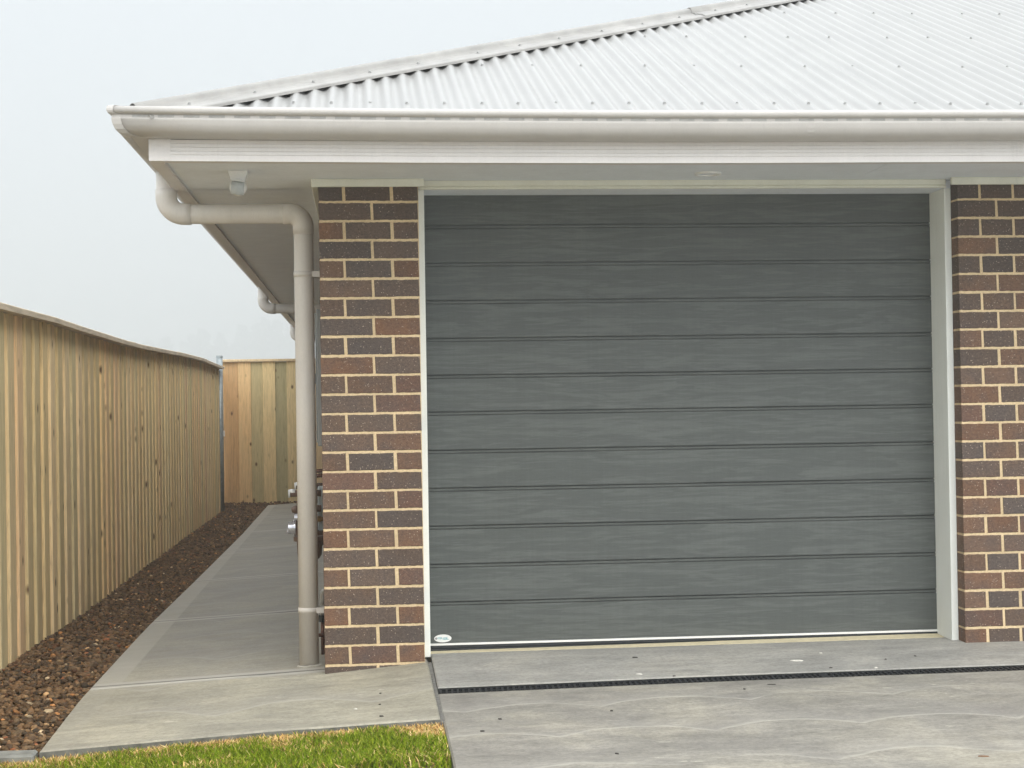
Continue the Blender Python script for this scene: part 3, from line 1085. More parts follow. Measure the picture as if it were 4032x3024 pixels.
# patch of torn sealant at the foot of the near pipe
sl = MB()
for k in range(26):
    a = -math.pi * (.08 + .84 * k / 25)
    rr = .049 + random.uniform(-.001, .006)
    px, py = -.0775 + rr * math.cos(a), .30 + rr * math.sin(a)
    zz = z_path(px, py)
    sl.bbox(px - .006, px + .006, py - .005, py + .004, zz - .003, zz + random.uniform(.001, .006), .001)
sl.build('pipe_sealant', simple('sealant', (.50, .48, .42), .8), house)

# ------------------------------------------------------------------ fixtures on the house
light = thing('security_light', 'white swivel sensor light fixed under the eave near the corner', 'light', (-.333, -.245, 2.1655))
mb = MB()
zt = 2.1650
mb.hexa([(-.3605, -.262, zt - .052), (-.3065, -.262, zt - .052), (-.3065, -.228, zt - .052), (-.3605, -.228, zt - .052),
         (-.3745, -.285, zt), (-.2925, -.285, zt), (-.2925, -.205, zt), (-.3745, -.205, zt)])
mb.build('mount', WHITE, light)
mb = MB()
def ball(mb, c, r, sx=1, sy=1, sz=1, m=0, nu=20, nv=12):
    b0 = mb.pts([(c[0] + sx * r * math.sin(math.pi * j / nv) * math.cos(2 * math.pi * i / nu), c[1] + sy * r * math.sin(math.pi * j / nv) * math.sin(2 * math.pi * i / nu), c[2] + sz * r * math.cos(math.pi * j / nv)) for j in range(nv + 1) for i in range(nu)])
    for j in range(nv):
        for i in range(nu):
            i2 = (i + 1) % nu
            mb.face((b0 + j * nu + i, b0 + j * nu + i2, b0 + (j + 1) * nu + i2, b0 + (j + 1) * nu + i), m, True)
ball(mb, (-.3335, -.262, zt - .070), .0365, 1, 1, 1.02)
mb.build('housing', WHITE, light)
mb = MB()
# the hooded lens drum, tipped a few degrees
P = []
tl = math.radians(-7)
for k in range(13):
    a = math.radians(20) + math.radians(215) * k / 12
    P.append((-.030 * math.sin(a) , -.034 * math.cos(a - math.pi / 2) ))
def rotz(px, pz):
    return (-.3335 + px * math.cos(tl) - pz * math.sin(tl), zt - .075 + px * math.sin(tl) + pz * math.cos(tl))
prof2 = []
for k in range(15):
    a = math.radians(60 - 200 * k / 14)
    prof2.append((-.290 - .026 * math.cos(a), .030 * math.sin(a)))
L0, L1 = -.0265, .0265
ra_ = mb.pts([(rotz(L0, z)[0], y, rotz(L0, z)[1]) for y, z in prof2]); rb_ = mb.pts([(rotz(L1, z)[0], y, rotz(L1, z)[1]) for y, z in prof2])
for k in range(14): mb.face((ra_ + k, rb_ + k, rb_ + k + 1, ra_ + k + 1), 0, True)
mb.face([ra_ + k for k in range(15)]); mb.face([rb_ + 14 - k for k in range(15)]); mb.face((ra_, ra_ + 14, rb_ + 14, rb_))
mb.build('lens', simple('lens_plastic', (.50, .53, .53), .3), light)
mb = MB()
mb.hexa([(rotz(-.028, .0)[0], -.322, rotz(-.028, .026)[1]), (rotz(.028, 0)[0], -.322, rotz(.028, .026)[1]), (rotz(.028, 0)[0], -.27, rotz(.028, .026)[1]), (rotz(-.028, 0)[0], -.27, rotz(-.028, .026)[1]),
         (rotz(-.028, .0)[0], -.322, rotz(-.028, .029)[1]), (rotz(.028, 0)[0], -.322, rotz(.028, .029)[1]), (rotz(.028, 0)[0], -.27, rotz(.028, .029)[1]), (rotz(-.028, 0)[0], -.27, rotz(-.028, .029)[1])])
mb.build('hood', WHITE, light)

dl = thing('downlight', 'round recessed downlight in the soffit above the garage door', 'downlight', (1.730, -.170, 2.1655))
mb = MB()
def disc_ring(mb, c, r0, r1, z0, z1, m=0, n=48):
    A_ = mb.pts([(c[0] + r1 * math.cos(2 * math.pi * i / n), c[1] + r1 * math.sin(2 * math.pi * i / n), z1) for i in range(n)])
    B_ = mb.pts([(c[0] + (r1 - .002) * math.cos(2 * math.pi * i / n), c[1] + (r1 - .002) * math.sin(2 * math.pi * i / n), z0) for i in range(n)])
    C_ = mb.pts([(c[0] + r0 * math.cos(2 * math.pi * i / n), c[1] + r0 * math.sin(2 * math.pi * i / n), z0) for i in range(n)])
    D_ = mb.pts([(c[0] + r0 * .98 * math.cos(2 * math.pi * i / n), c[1] + r0 * .98 * math.sin(2 * math.pi * i / n), z1) for i in range(n)])
    for i in range(n):
        k = (i + 1) % n
        for p, q in ((A_, B_), (B_, C_), (C_, D_)): mb.face((p + i, p + k, q + k, q + i), m, False)
disc_ring(mb, (1.730, -.170), .047, .060, 2.1570, 2.1652)
mb.build('rim', WHITE, dl)
mb = MB()
mb.sweep([(1.73, -.17, 2.1635), (1.73, -.17, 2.1652)], .0455, 40, smooth=False)
mb.build('diffuser', SOFFIT, dl)

box = thing('meter_box', 'grey metal electricity box mounted on the side wall behind the downpipe', 'meter box', (0, 2.3, .93))
mb = MB(); mb.bbox(-.070, -.0005, 2.0, 2.56, .927, 1.703, .004); mb.build('case', METERBOX, box)
mb = MB(); mb.bbox(-.078, -.0702, 2.02, 2.54, .947, 1.680, .003); mb.build('door', METERBOX, box)
mb = MB(); mb.bbox(-.086, -.0782, 2.05, 2.08, 1.28, 1.34, .002); mb.build('latch', RUBBER, box)


def meter(y0, label, first):
    t = thing('gas_meter', label, 'meter', (-.09, y0, .375), 'meters on the side wall')
    mb = MB()
    # body: a deep pot with rounded bottom below a flange
    pr = [(.0, .380), (.035, .380), (.050, .388), (.060, .405), (.064, .47), (.064, .476)]
    nb = 28
    rws = [mb.pts([(-.092 + r * math.cos(2 * math.pi * i / nb), y0 + r * math.sin(2 * math.pi * i / nb), z) for i in range(nb)]) for r, z in pr[1:]]
    for a_, b_ in zip(rws, rws[1:]):
        for i in range(nb): mb.face((a_ + i, a_ + (i + 1) % nb, b_ + (i + 1) % nb, b_ + i), 0, True)
    mb.face([rws[0] + nb - 1 - i for i in range(nb)])
    mb.face([rws[-1] + i for i in range(nb)])
    mb.build('body', METER, t)
    mb = MB(); mb.sweep([(-.095, y0, .4762), (-.095, y0, .500)], .0765, 28, smooth=False); mb.build('flange', METER, t)
    mb = MB()
    mb.bbox(-.152, -.060, y0 - .045, y0 + .045, .5002, .560, .006)
    mb.bbox(-.160, -.1525, y0 - .030, y0 + .030, .505, .580, .003)
    mb.build('cover', METER, t)
    mb = MB()
    mb.sweep([(-.1605, y0, .543), (-.168, y0, .543)], .040, 24, smooth=False)
    mb.sweep([(-.168, y0, .543), (-.197, y0, .543)], [.033, .031], 24, smooth=False)
    mb.sweep([(-.197, y0, .526), (-.203, y0, .520)], [.010, .006], 10)
    mb.build('dial', CHROME, t)
    mb = MB()
    mb.sweep([(-.178, y0, .632), (-.130, y0, .638), (-.03, y0, .638)], [.014, .021, .018], 16)
    ball(mb, (-.160, y0, .634), .021)
    mb.sweep([(-.125, y0, .560), (-.125, y0, .70)], .019, 16)
    mb.sweep([(-.13, y0, .655), (-.13, y0, .672)], .027, 6, smooth=False)
    mb.build('valve', COPPER if False else METER, t)
    mb = MB(); mb.sweep([(-.185, y0, .715), (-.03, y0, .715)], .0165, 18); mb.build('pipe', METER, t)
    mb = MB()
    mb.sweep([(-.195, y0, .715), (-.186, y0, .715)], .0205, 18, smooth=False)
    mb.sweep([(-.186, y0, .7215), (-.160, y0, .7215)], .0160, 18)
    mb.build('cap', WHITE, t)
    return t


m1 = meter(1.0, 'brown gas meter with metal dial, the nearer one behind the downpipe', True)
m2 = meter(1.76, 'brown gas meter with metal dial, partly hidden behind the nearer meter', False)
gm = thing('regulator_box', 'pale grey upright case on the side wall above the brown meter body', 'meter case', (-.02, 1.1, .52))
mb = MB(); mb.bbox(-.050, -.0005, 1.05, 1.17, .520, .744, .006); mb.build('case', METERGREY, gm)
mb = MB()
mb.sweep([(-.058, 1.02, .583), (-.010, 1.02, .583)], .0115, 12)
mb.sweep([(-.050, 1.02, .583), (-.034, 1.02, .583)], .0165, 6, smooth=False)
mb.build('fitting', BRASS, gm)
cp = thing('copper_pipes', 'pair of short brown pipes leaving the side wall above the meters', 'pipe', (-.03, 1.0, .81))
mb = MB(); mb.sweep([(-.075, 1.0, .827), (-.0005, 1.0, .827)], .0095, 14); mb.build('pipe', COPPER, cp)
mb = MB(); mb.sweep([(-.075, 1.0, .804), (-.0005, 1.0, .804)], .0105, 14); mb.build('pipe', COPPER, cp)
wp = thing('waste_pipe', 'small pale bent pipe with black collar low on the side wall', 'pipe', (-.02, .6, .1))
zb = z_path(-.02, .6)
mb = MB()
mb.sweep([(-.021, .6, .150), (-.021, .6, .252)] + arc((-.006, .6, .252), .015, math.pi, .5 * math.pi, (1, 0, 0), (0, 0, 1), 5)[1:] + [(.0, .6, .267)], .0125, 14)
mb.build('pipe', simple('pale_conduit', (.42, .42, .40), .5), wp)
mb = MB(); mb.sweep([(-.021, .6, .118), (-.021, .6, .150)], .0185, 14, smooth=False); mb.build('collar', RUBBER, wp)
mb = MB(); mb.sweep([(-.021, .6, zb - .005), (-.021, .6, .118)], .010, 12); mb.build('stem', COPPER, wp)
tp_ = thing('tap_pipe', 'short brown horizontal pipe near the ground behind the downpipe', 'pipe', (-.03, .5, .068))
mb = MB(); mb.sweep([(-.075, .5, .068), (-.0005, .5, .068)], .009, 12)
mb.sweep([(-.075, .5, .068), (-.075, .5, z_path(-.075, .5) - .003)], .009, 12); mb.build('pipe', COPPER, tp_)

# ------------------------------------------------------------------ drain
dr = thing('trench_drain', 'long black slotted trench drain set between the apron and the driveway', 'drain', (1.6, -.6, -.02))
DY0, DY1 = -.6565, -.5385
def zg(x): return z_apron(x, -.54) - .004
mb = MB()
XE = 6.4
nseg = 12
xg = list(np.linspace(.480, XE, nseg + 1))
for k in range(nseg):
    a, b_ = xg[k], xg[k + 1]
    for (y0, y1, d0, d1) in ((DY0, DY1, -.10, -.095), (DY0, DY0 + .006, -.10, -.001), (DY1 - .006, DY1, -.10, -.001)):
        mb.hexa([(a, y0, zg(a) + d0), (b_, y0, zg(b_) + d0), (b_, y1, zg(b_) + d0), (a, y1, zg(a) + d0), (a, y0, zg(a) + d1), (b_, y0, zg(b_) + d1), (b_, y1, zg(b_) + d1), (a, y1, zg(a) + d1)])
mb.build('channel', PIT, dr)
mb = MB()
x = .482
k = 0
while x < XE - .03:
    w = .0232
    zz = zg(x) - .003
    skew = .004
    mb.hexa([(x, DY0 + .018, zz - .014), (x + .0085, DY0 + .018, zz - .014), (x + .0085 + skew, DY1 - .014, zz - .014), (x + skew, DY1 - .014, zz - .014),
             (x, DY0 + .018, zz), (x + .0085, DY0 + .018, zz), (x + .0085 + skew, DY1 - .014, zz), (x + skew, DY1 - .014, zz)])
    k += 1
    x += w
for k in range(nseg):
    a, b_ = xg[k], xg[k + 1]
    for (y0, y1, d0, d1) in ((DY0 + .0065, DY0 + .0185, -.018, -.0025), (DY1 - .0145, DY1 - .0065, -.018, -.0025), (DY0 + .052, DY0 + .060, -.014, -.0045)):
        mb.hexa([(a, y0, zg(a) + d0), (b_, y0, zg(b_) + d0), (b_, y1, zg(b_) + d0), (a, y1, zg(a) + d0), (a, y0, zg(a) + d1), (b_, y0, zg(b_) + d1), (b_, y1, zg(b_) + d1), (a, y1, zg(a) + d1)])
mb.box(.481, .487, DY0 + .007, DY1 - .007, zg(.48) - .018, zg(.48) - .002)
for x in (1.09, 2.09, 3.09, 4.09):
    mb.box(x, x + .020, DY0 + .019, DY1 - .015, zg(x) - .014, zg(x) - .0026)
mb.build('grate', GRATE, dr)

# ------------------------------------------------------------------ fences
FX_Y = [-6.6, -2.6, .9, 1.68, 2.88, 3.95, 6.05, 9.5, 13.2, 14.95]
FX_X = [-1.600, -1.600, -1.598, -1.590, -1.572, -1.562, -1.570, -1.562, -1.552, -1.685]
FT_Y = [-6.6, -2.6, .97, 2.18, 2.65, 4.34, 5.05, 7.97, 10.43, 13.2, 14.95]
FT_Z = [1.66, 1.675, 1.677, 1.677, 1.665, 1.650, 1.650, 1.676, 1.685, 1.652, 1.66]
WOOD = [(0.74, 0.565, 0.300), (0.76, 0.595, 0.335), (0.68, 0.535, 0.295), (0.79, 0.59, 0.315), (0.68, 0.56, 0.32), (0.80, 0.62, 0.36), (0.75, 0.535, 0.30)]


def wood():
    c = random.choice(WOOD); k = random.uniform(.97, 1.13)
    return (c[0] * k, c[1] * k * random.uniform(.985, 1.015), c[2] * k * random.uniform(.97, 1.03))


fence = thing('paling_fence', 'long treated timber paling fence along the pebble strip on the left', 'fence', (-1.65, 5, -.15))
mb = MB()
y = -6.56
k = 0
while y < 14.9:
    w = .126 + random.uniform(-.004, .004)
    col = wood()
    front = k % 2 == 0
    ya, yb = y, y + w
    off = .0 if front else -.0182
    xa = lerp(ya, FX_Y, FX_X) + off; xb = lerp(yb, FX_Y, FX_X) + off
    lean = random.uniform(-.001, .001)
    tw = random.uniform(-.0008, .0008)
    zt0 = lerp(ya, FT_Y, FT_Z) - .030; zt1 = lerp(yb, FT_Y, FT_Z) - .030
    zb0 = -.150 if y > -1.2 else -.33
    th_ = .0180
    e = .0025
    P = []
    for z, l, a_, b_ in ((zb0, 0, 0, 0), ((zb0 + zt0) / 2, tw, 0, 0), (zt0, lean, 0, 0)):
        P.append([(xa - th_ + l, ya + a_, z), (xb - th_ + l, yb + b_, z), (xb - e + l + tw, yb + b_, z), (xb + l + tw, yb - e, z), (xa + l - tw, ya + e, z), (xa - e + l - tw, ya, z)])
    bs = [mb.pts(p, col) for p in P]
    n_ = 6
    for q in range(2):
        for i in range(n_):
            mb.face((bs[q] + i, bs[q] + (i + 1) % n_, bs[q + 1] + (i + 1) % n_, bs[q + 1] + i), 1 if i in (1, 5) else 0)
    mb.face([bs[0] + n_ - 1 - i for i in range(n_)]); mb.face([bs[2] + i for i in range(n_)])
    y += .107 + random.uniform(-.004, .004)
    k += 1
mb.build('palings', [TIMBER, LIT_EDGE], fence)
mb = MB()
for (y0, y1) in ((-6.6, -2.6), (-2.598, 0.62), (.622, 2.43), (2.432, 4.9), (4.902, 5.25), (5.252, 8.1), (8.102, 10.9), (10.902, 13.04)):
    ks = max(2, int((y1 - y0) / .35))
    k_ = random.uniform(.88, 1.1); c = (0.66 * k_, 0.565 * k_, 0.43 * k_)
    dzj = random.uniform(-.004, .004)
    rws = []
    for i in range(ks + 1):
        yy = y0 + (y1 - y0) * i / ks
        xc = lerp(yy, FX_Y, FX_X); zc = lerp(yy, FT_Y, FT_Z) + dzj
        rws.append(mb.pts([(xc - .065, yy, zc - .026), (xc + .062, yy, zc - .031), (xc + .064, yy, zc - .004), (xc + .060, yy, zc), (xc - .063, yy, zc + .001)], c))
    for a_, b_ in zip(rws, rws[1:]):
        for i in range(5): mb.face((a_ + i, a_ + (i + 1) % 5, b_ + (i + 1) % 5, b_ + i), 0)
    mb.face([rws[0] + 4 - i for i in range(5)]); mb.face([rws[-1] + i for i in range(5)])
mb.build('capping', CAPPING, fence)
for zr in (.15, .85, 1.5):
    mb = MB()
    prevp = None
    for i in range(30):
        yy = -6.55 + 21.4 * i / 29
        xc = lerp(yy, FX_Y, FX_X) - .039
        P = [(xc - .045, yy, zr), (xc, yy, zr), (xc, yy, zr + .07), (xc - .045, yy, zr + .07)]
        b_ = mb.pts(P, (0.30, 0.24, .15))
        if prevp is not None:
            for q in range(4): mb.face((prevp + q, prevp + (q + 1) % 4, b_ + (q + 1) % 4, b_ + q))
        prevp = b_
    mb.build('rail', CAPPING, fence)
for yy in np.arange(-6.4, 14.9, 2.4):
    mb = MB(); xc = lerp(yy, FX_Y, FX_X)
    mb.box(xc - .17, xc - .082, yy - .05, yy + .05, -.5, 1.60, 0, (0.28, 0.22, .14))
    mb.build('post', CAPPING, fence)

bf = thing('back_fence', 'short paling fence with honey and green boards closing the end of the path', 'fence', (-.8, 14.98, -.12))
mb = MB()
BW = [(0.58, 0.37, 0.18), (0.76, 0.52, 0.26), (0.54, 0.44, 0.23), (0.78, 0.59, 0.30), (0.48, 0.41, 0.22), (0.78, 0.60, 0.31), (0.50, 0.33, 0.18), (0.76, 0.56, 0.32), (0.43, 0.35, 0.19), (0.46, 0.38, 0.2), (0.5, 0.36, 0.2), (0.4, 0.28, 0.16)]
# board edges measured across the panel; odd ones stand proud
e_ = [-1.672, -1.468, -1.300, -1.142, -.975, -.823, -.655, -.492, -.318, -.118, .06, .24, .42]
for i in range(len(e_) - 1):
    proud = i % 2 == 1
    x0, x1 = e_[i], e_[i + 1]
    if not proud: x0 -= .02; x1 += .02
    if i == 0: x0 = e_[0]
    yv = 14.96 if proud else 14.977
    zl = random.uniform(-.001, .001)
    mb.bbox(x0, x1, yv, yv + .016, -.16, 1.760, .002, 0, BW[i])
mb.build('palings', TIMBER_B, bf)
mb = MB(); mb.bbox(-1.678, .45, 14.925, 15.03, 1.762, 1.795, .003, 0, (0.66, 0.50, 0.30)); mb.build('capping', CAPPING, bf)
for zr in (.2, 1.45):
    mb = MB(); mb.box(-1.67, .45, 14.995, 15.04, zr, zr + .07, 0, (0.3, .24, .15)); mb.build('rail', CAPPING, bf)

po = thing('steel_post', 'round galvanised steel post standing where the two fences meet', 'post', (-1.552, 13.09, -.13))
mb = MB(); mb.sweep([(-1.553, 13.09, -.18), (-1.553, 13.09, 1.765)], .0385, 24); mb.build('tube', GALV, po)
mb = MB(); mb.sweep([(-1.553, 13.09, 1.766), (-1.553, 13.09, 1.790)], [.0405, .038], 24, smooth=False); mb.build('cap', GALV, po)
mb = MB()
mb.box(-1.516, -1.500, 13.075, 13.105, .80, .87)
mb.build('bracket', WHITE, po)


# ------------------------------------------------------------------ pebbles and grass, built in bulk
def bulk_mesh(name, mat, V, F, Cc, smooth=False):
    me = bpy.data.meshes.new(name)
    nv, nf, kk = len(V), len(F), F.shape[1]
    me.vertices.add(nv); me.vertices.foreach_set('co', V.astype(np.float32).ravel())
    me.loops.add(nf * kk); me.loops.foreach_set('vertex_index', F.astype(np.int32).ravel())
    me.polygons.add(nf)
    me.polygons.foreach_set('loop_start', np.arange(0, nf * kk, kk, dtype=np.int32))
    me.polygons.foreach_set('loop_total', np.full(nf, kk, dtype=np.int32))
    me.polygons.foreach_set('use_smooth', np.full(nf, smooth))
    me.materials.append(mat)
    ca = me.color_attributes.new('tint', 'FLOAT_COLOR', 'POINT')
    ca.data.foreach_set('color', np.concatenate([Cc, np.ones((nv, 1))], 1).astype(np.float32).ravel())
    me.update(calc_edges=True); me.validate()
    o = bpy.data.objects.new(name, me); COL.objects.link(o)
    return o


def ico(sub):
    bm = bmesh.new(); bmesh.ops.create_icosphere(bm, subdivisions=sub, radius=1)
    v = np.array([x.co[:] for x in bm.verts]); f = np.array([[q.index for q in p.verts] for p in bm.faces]); bm.free()
    return v, f


PEB = np.array([(0.110, 0.075, 0.050), (0.090, 0.062, 0.043), (0.130, 0.088, 0.058), (0.075, 0.055, 0.042), (0.145, 0.105, 0.070), (0.100, 0.078, 0.060),
                (0.125, 0.070, 0.045), (0.065, 0.055, 0.048), (0.16, 0.115, 0.078), (0.36, 0.20, 0.10), (0.42, 0.31, 0.21), (0.25, 0.115, 0.07), (0.50, 0.45, 0.38)])
PEB = PEB * np.array([1.02, 0.86, 0.62])
PW = np.array([16, 13, 14, 10, 12, 10, 5, 7, 8, 1.6, 1.2, 1.0, .8]); PW = PW / PW.sum()


def pebbles(n, y0, y1, sub, zlo, zhi, smin, smax):
    bv, bfc = ico(sub)
    y = rng.uniform(y0, y1, n)
    xl = np.interp(y, FX_Y, FX_X) - .01
    xr = np.interp(y, [-1.2, -.1, 2.2, 4.6, 9, 13.8, 13.81, 15], [-1.020, -1.058, -1.074, -1.051, -1.021, -1.036, -.02, -.02])
    x = xl + (xr - xl) * rng.random(n)
    z = rng.uniform(zlo, zhi, n)
    s = rng.uniform(smin, smax, n) * rng.choice([.75, 1, 1, 1, 1.4], n)
    x = np.minimum(x, xr - s * .8)
    sc = np.stack([s * rng.uniform(.8, 1.3, n), s * rng.uniform(.75, 1.1, n), s * rng.uniform(.45, .75, n)], 1)
    a = rng.uniform(0, 2 * np.pi, n); t = rng.normal(0, .38, n)
    V = bv[None] * (1 + rng.normal(0, .07, (n, len(bv), 1))) * sc[:, None]
    ct, st_ = np.cos(t)[:, None], np.sin(t)[:, None]
    vx, vz = V[..., 0] * ct - V[..., 2] * st_, V[..., 0] * st_ + V[..., 2] * ct
    ca, sa = np.cos(a)[:, None], np.sin(a)[:, None]
    vx, vy = vx * ca - V[..., 1] * sa, vx * sa + V[..., 1] * ca
    P = np.stack([vx + x[:, None], vy + y[:, None], vz + z[:, None]], -1).reshape(-1, 3)
    F = (bfc[None] + (np.arange(n) * len(bv))[:, None, None]).reshape(-1, 3)
    c = PEB[rng.choice(len(PEB), n, p=PW)] * rng.uniform(.6, 1.65, (n, 1))
    return P, F, np.repeat(c, len(bv), 0)


parts = [pebbles(8000, -1.15, 2.2, 2, -.146, -.114, .0085, .0150),
         pebbles(14000, 2.2, 7.5, 1, -.146, -.118, .009, .0135),
         pebbles(9000, 7.5, 15.0, 1, -.146, -.118, .010, .0170)]
base = 0; Vs, Fs, Cs = [], [], []
for P, F, c in parts:
    Vs.append(P); Fs.append(F + base); Cs.append(c); base += len(P)
peb = bulk_mesh('pebbles', PEBBLE, np.concatenate(Vs), np.concatenate(Fs), np.concatenate(Cs), True)
tag(peb, 'brown river pebbles in the strip between fence and path', 'pebbles', kind='stuff')


def grass(n, x0, x1, y0, y1, edge_dry=True):
    x = rng.uniform(x0, x1, n); y = rng.uniform(y0, y1, n)
    zl = np.interp(x, [-5, -1, -.24, .46], [-.19, -.146, -.094, -.064]) - .02 * np.maximum(0, -1.2 - y)
    # patches: straw along the edges and in a few spots
    def patch(cx, cy, r, st=1): return st * np.exp(-(((x - cx) / r) ** 2 + ((y - cy) / (r * .8)) ** 2))
    dry = patch(.40, -1.24, .10, 1.3) + patch(.43, -1.33, .07, 1.3) + patch(-.14, -1.25, .06, 1.3) + patch(-.13, -1.36, .045, 1.3) + patch(.08, -1.22, .07, .8) + patch(-.34, -1.20, .11, 1.0) + patch(-.6, -1.24, .07, .7) + patch(-.9, -1.24, .16, .5) + patch(-1.15, -1.27, .15, .4)
    dry += .42 * np.exp(-np.maximum(0, -1.19 - y) / .05) + .26 * np.clip(np.sin(x * 9.3 + 2 * np.sin(y * 7)) * np.sin(y * 17 + 1 + x * 3), 0, 1)
    isdry = rng.random(n) < np.clip(dry, 0, .93) * .92 + .07
    h = rng.uniform(.026, .052, n) * np.where(isdry, .95, 1) * (1 - .15 * np.clip(dry, 0, 1))
    w = rng.uniform(.0016, .0032, n) * np.where(isdry, 1.25, 1)
    a = rng.uniform(0, 2 * np.pi, n)
    bend = rng.uniform(.15, 1.0, n) * h * np.where(isdry, 1.4, 1)
    ba = rng.uniform(0, 2 * np.pi, n)
    dx, dy = np.cos(a) * w, np.sin(a) * w
    bx, by = np.cos(ba) * bend, np.sin(ba) * bend
    P = np.zeros((n, 5, 3))
    for k, (t, ww) in enumerate(((0, 1), (0, -1), (.55, .85), (.55, -.85), (1, 0))):
        P[:, k, 0] = x + dx * ww + bx * t * t
        P[:, k, 1] = y + dy * ww + by * t * t
        P[:, k, 2] = zl + h * (t - .25 * t * t * bend / h) * .98
    P[:, :, 1] = np.minimum(P[:, :, 1], -1.188 + (P[:, :, 2] > -.02) * .0)
    P[:, :, 0] = np.where(P[:, :, 0] > .467, .467 - .002 * rng.random((n, 5)), P[:, :, 0])
    i = np.arange(n) * 5
    F = np.concatenate([np.stack([i, i + 1, i + 3], 1), np.stack([i, i + 3, i + 2], 1), np.stack([i + 2, i + 3, i + 4], 1)])
    G = np.array([(0.150, 0.220, 0.008), (0.200, 0.275, 0.012), (0.095, 0.150, 0.008), (0.260, 0.315, 0.022), (0.36, 0.36, 0.060)])
    D = np.array([(0.72, 0.50, 0.20), (0.60, 0.38, 0.14), (0.76, 0.58, 0.28), (0.36, 0.21, 0.09)])
    c = np.where(isdry[:, None], D[rng.choice(4, n)], G[rng.choice(5, n, p=[.3, .28, .2, .15, .07])]) * rng.uniform(.8, 1.2, (n, 1))
    C5 = np.repeat(c[:, None], 5, 1)
    return P.reshape(-1, 3), F, C5.reshape(-1, 3)


parts = [grass(62000, -2.0, .466, -1.75, -1.189), grass(60000, -4.4, .466, -4.2, -1.75), grass(9000, -4.4, -2.0, -1.75, -1.25), grass(12000, -4.4, .46, -6.4, -4.2)]
base = 0; Vs, Fs, Cs = [], [], []
for P, F, c in parts:
    Vs.append(P); Fs.append(F + base); Cs.append(c); base += len(P)
gr = bulk_mesh('grass', GRASS, np.concatenate(Vs), np.concatenate(Fs), np.concatenate(Cs))
tag(gr, 'short green lawn with straw coloured patches at the concrete edge', 'grass', kind='stuff')

# bits of leaf, grit and dropped mortar on the concrete
mb = MB()
BITS = [(1.380, -.09, .016, .006, 0), (1.337, -.451, .016, .006, 1), (1.474, -.523, .007, .004, 0), (.682, -1.199, .008, .005, 0), (.601, -1.389, .009, .006, 0), (1.114, -1.145, .008, .004, 0),
        (1.028, -1.83, .006, .005, 0), (2.060, -.29, .034, .009, 1), (2.214, -.135, .007, .004, 1), (1.830, -.775, .020, .002, 0), (1.699, -.847, .006, .005, 0), (2.210, -2.094, .022, .003, 2),
        (2.162, -.474, .012, .003, 0), (2.349, -.509, .009, .005, 1), (.24, -.62, .006, .004, 0), (.235, -.85, .005, .004, 0), (.238, -1.08, .010, .007, 0), (.14, -.90, .010, .003, 1), (2.45, -.33, .006, .004, 0), (2.6, -.28, .005, .004, 0)]
for (x, y, a, b_, c) in BITS:
    z = (z_path(x, y) if x < .458 else (z_apron(x, y) if y > -.536 else z_drive(x, y))) + .0002
    col = ((.05, .045, .04), (.62, .60, .54), (.20, .10, .05))[c]
    nn = 9; an = random.uniform(-.5, .5)
    P0 = []; P1 = []
    for i in range(nn):
        t = 2 * math.pi * i / nn; r = random.uniform(.65, 1.1)
        px, py = a * r * math.cos(t), b_ * 2 * r * math.sin(t)
        P0.append((x + px * math.cos(an) - py * math.sin(an), y + px * math.sin(an) + py * math.cos(an), z))
        P1.append((x + .8 * (px * math.cos(an) - py * math.sin(an)), y + .8 * (px * math.sin(an) + py * math.cos(an)), z + .003))
    q0, q1 = mb.pts(P0, col), mb.pts(P1, col)
    for i in range(nn): mb.face((q0 + i, q0 + (i + 1) % nn, q1 + (i + 1) % nn, q1 + i))
    mb.face([q1 + i for i in range(nn)])
tag(mb.build('debris', mat_vcol('debris_mat', .8, .2)), 'scattered leaf bits and mortar crumbs on the concrete', 'debris', kind='stuff')

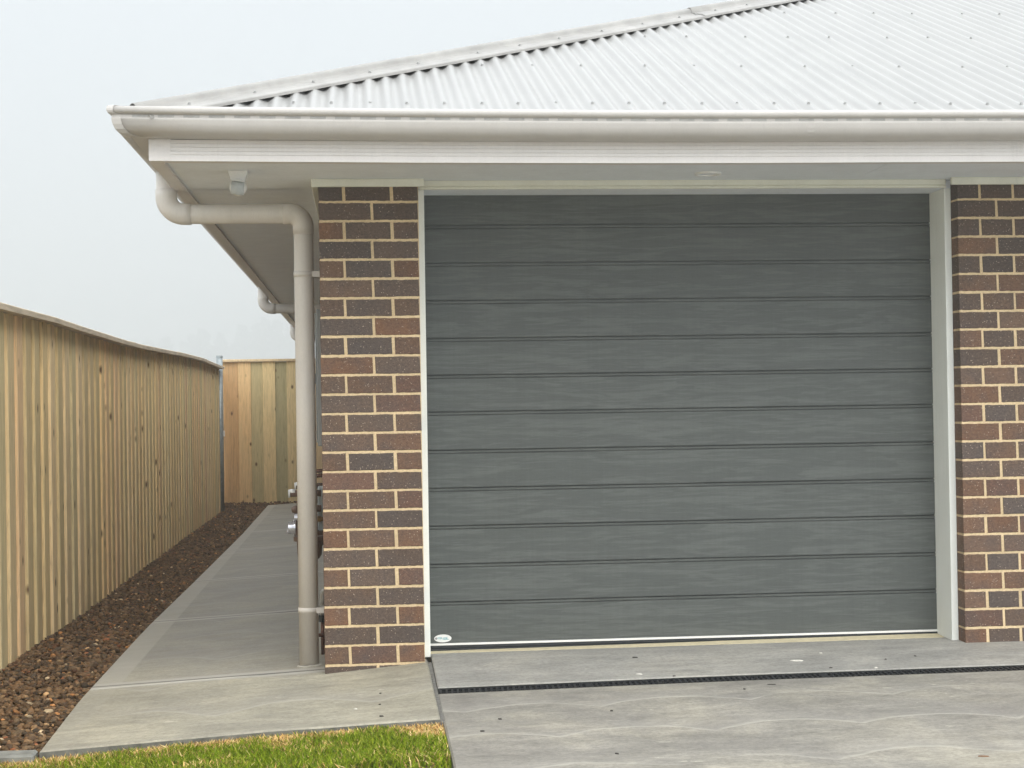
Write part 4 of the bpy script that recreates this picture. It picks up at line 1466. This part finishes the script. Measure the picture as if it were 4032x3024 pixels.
# ------------------------------------------------------------------ far trees in the mist
def trees():
    yd = 800.0
    k = (yd + 7.4) / 6502.0
    humps = [(560, 1350, 70), (600, 1338, 50), (677, 1332, 45), (722, 1342, 35), (778, 1322, 50), (832, 1309, 55), (880, 1316, 45), (930, 1352, 45), (975, 1290, 50), (1010, 1272, 55), (1054, 1260, 55), (1101, 1268, 50), (1149, 1296, 55), (1200, 1290, 60), (1260, 1330, 60),
             (500, 1372, 60), (430, 1380, 60), (340, 1372, 60), (250, 1390, 60), (150, 1370, 70), (50, 1380, 70), (-80, 1360, 90), (-250, 1350, 100), (-450, 1360, 100), (1350, 1320, 90), (1500, 1300, 100), (1700, 1330, 110), (1950, 1310, 120)]
    V, C_ = [], []
    tot = 0
    for (u, v, w) in humps:
        u2 = u; v2 = v - .0
        cx_ = .18 + (u2 - 1426) * k + 0.0
        zt_ = 1.155 + (1597 - v2) * k
        rw = w * k * 1.05
        n = 520
        yy = yd + rng.normal(0, 10)
        # leaf clumps through an uneven crown, thinning at the top
        t = rng.uniform(0, 2 * np.pi, n); r = np.sqrt(rng.random(n)); h = rng.random(n)
        px = cx_ + r * np.cos(t) * rw * (1 - .75 * h ** 2.2); py = yy + r * np.sin(t) * rw * .8
        pz = zt_ * (.18 + .82 * h) + rng.normal(0, .7, n)
        pz = np.minimum(pz, zt_ + rng.normal(0, .35, n))
        s = rng.uniform(.8, 2.3, n)
        q = rng.normal(0, 1, (n, 3)); q /= np.linalg.norm(q, axis=1)[:, None]
        r2 = np.cross(q, rng.normal(0, 1, (n, 3))); r2 /= np.linalg.norm(r2, axis=1)[:, None]
        c0 = np.stack([px, py, pz], 1)
        quad = np.stack([c0 + (q + r2) * s[:, None] * .7, c0 + (q - r2) * s[:, None] * .5, c0 - (q + r2) * s[:, None] * .7, c0 - (q - r2) * s[:, None] * .5], 1)
        V.append(quad.reshape(-1, 3))
        C_.append(np.repeat(np.array([(0.05, 0.068, 0.035)]) * rng.uniform(.5, 1.4, (n, 1)), 4, 0))
    V = np.concatenate(V); C_ = np.concatenate(C_)
    F = np.arange(len(V)).reshape(-1, 4)
    o = bulk_mesh('distant_trees', TREE, V, F, C_)
    tag(o, 'faint line of trees fading into mist beyond the back fence', 'trees', kind='stuff')


trees()

# ------------------------------------------------------------------ mist
HAZE = True
if HAZE:
    hz = MB()
    hz.box(-420, 420, -22, 860, -2.2, 48)
    hm = bpy.data.materials.new('mist')
    hm.use_nodes = True
    ht = hm.node_tree
    ht.nodes.clear()
    ho = ht.nodes.new('ShaderNodeOutputMaterial')
    hv = ht.nodes.new('ShaderNodeVolumePrincipled')
    hv.inputs['Color'].default_value = (0.72, 0.735, 0.73, 1)
    hv.inputs['Density'].default_value = 0.0044
    hv.inputs['Anisotropy'].default_value = 0.35
    ht.links.new(hv.outputs[0], ho.inputs['Volume'])
    tag(hz.build('haze', hm), 'pale even mist over the whole place', 'mist', kind='stuff')
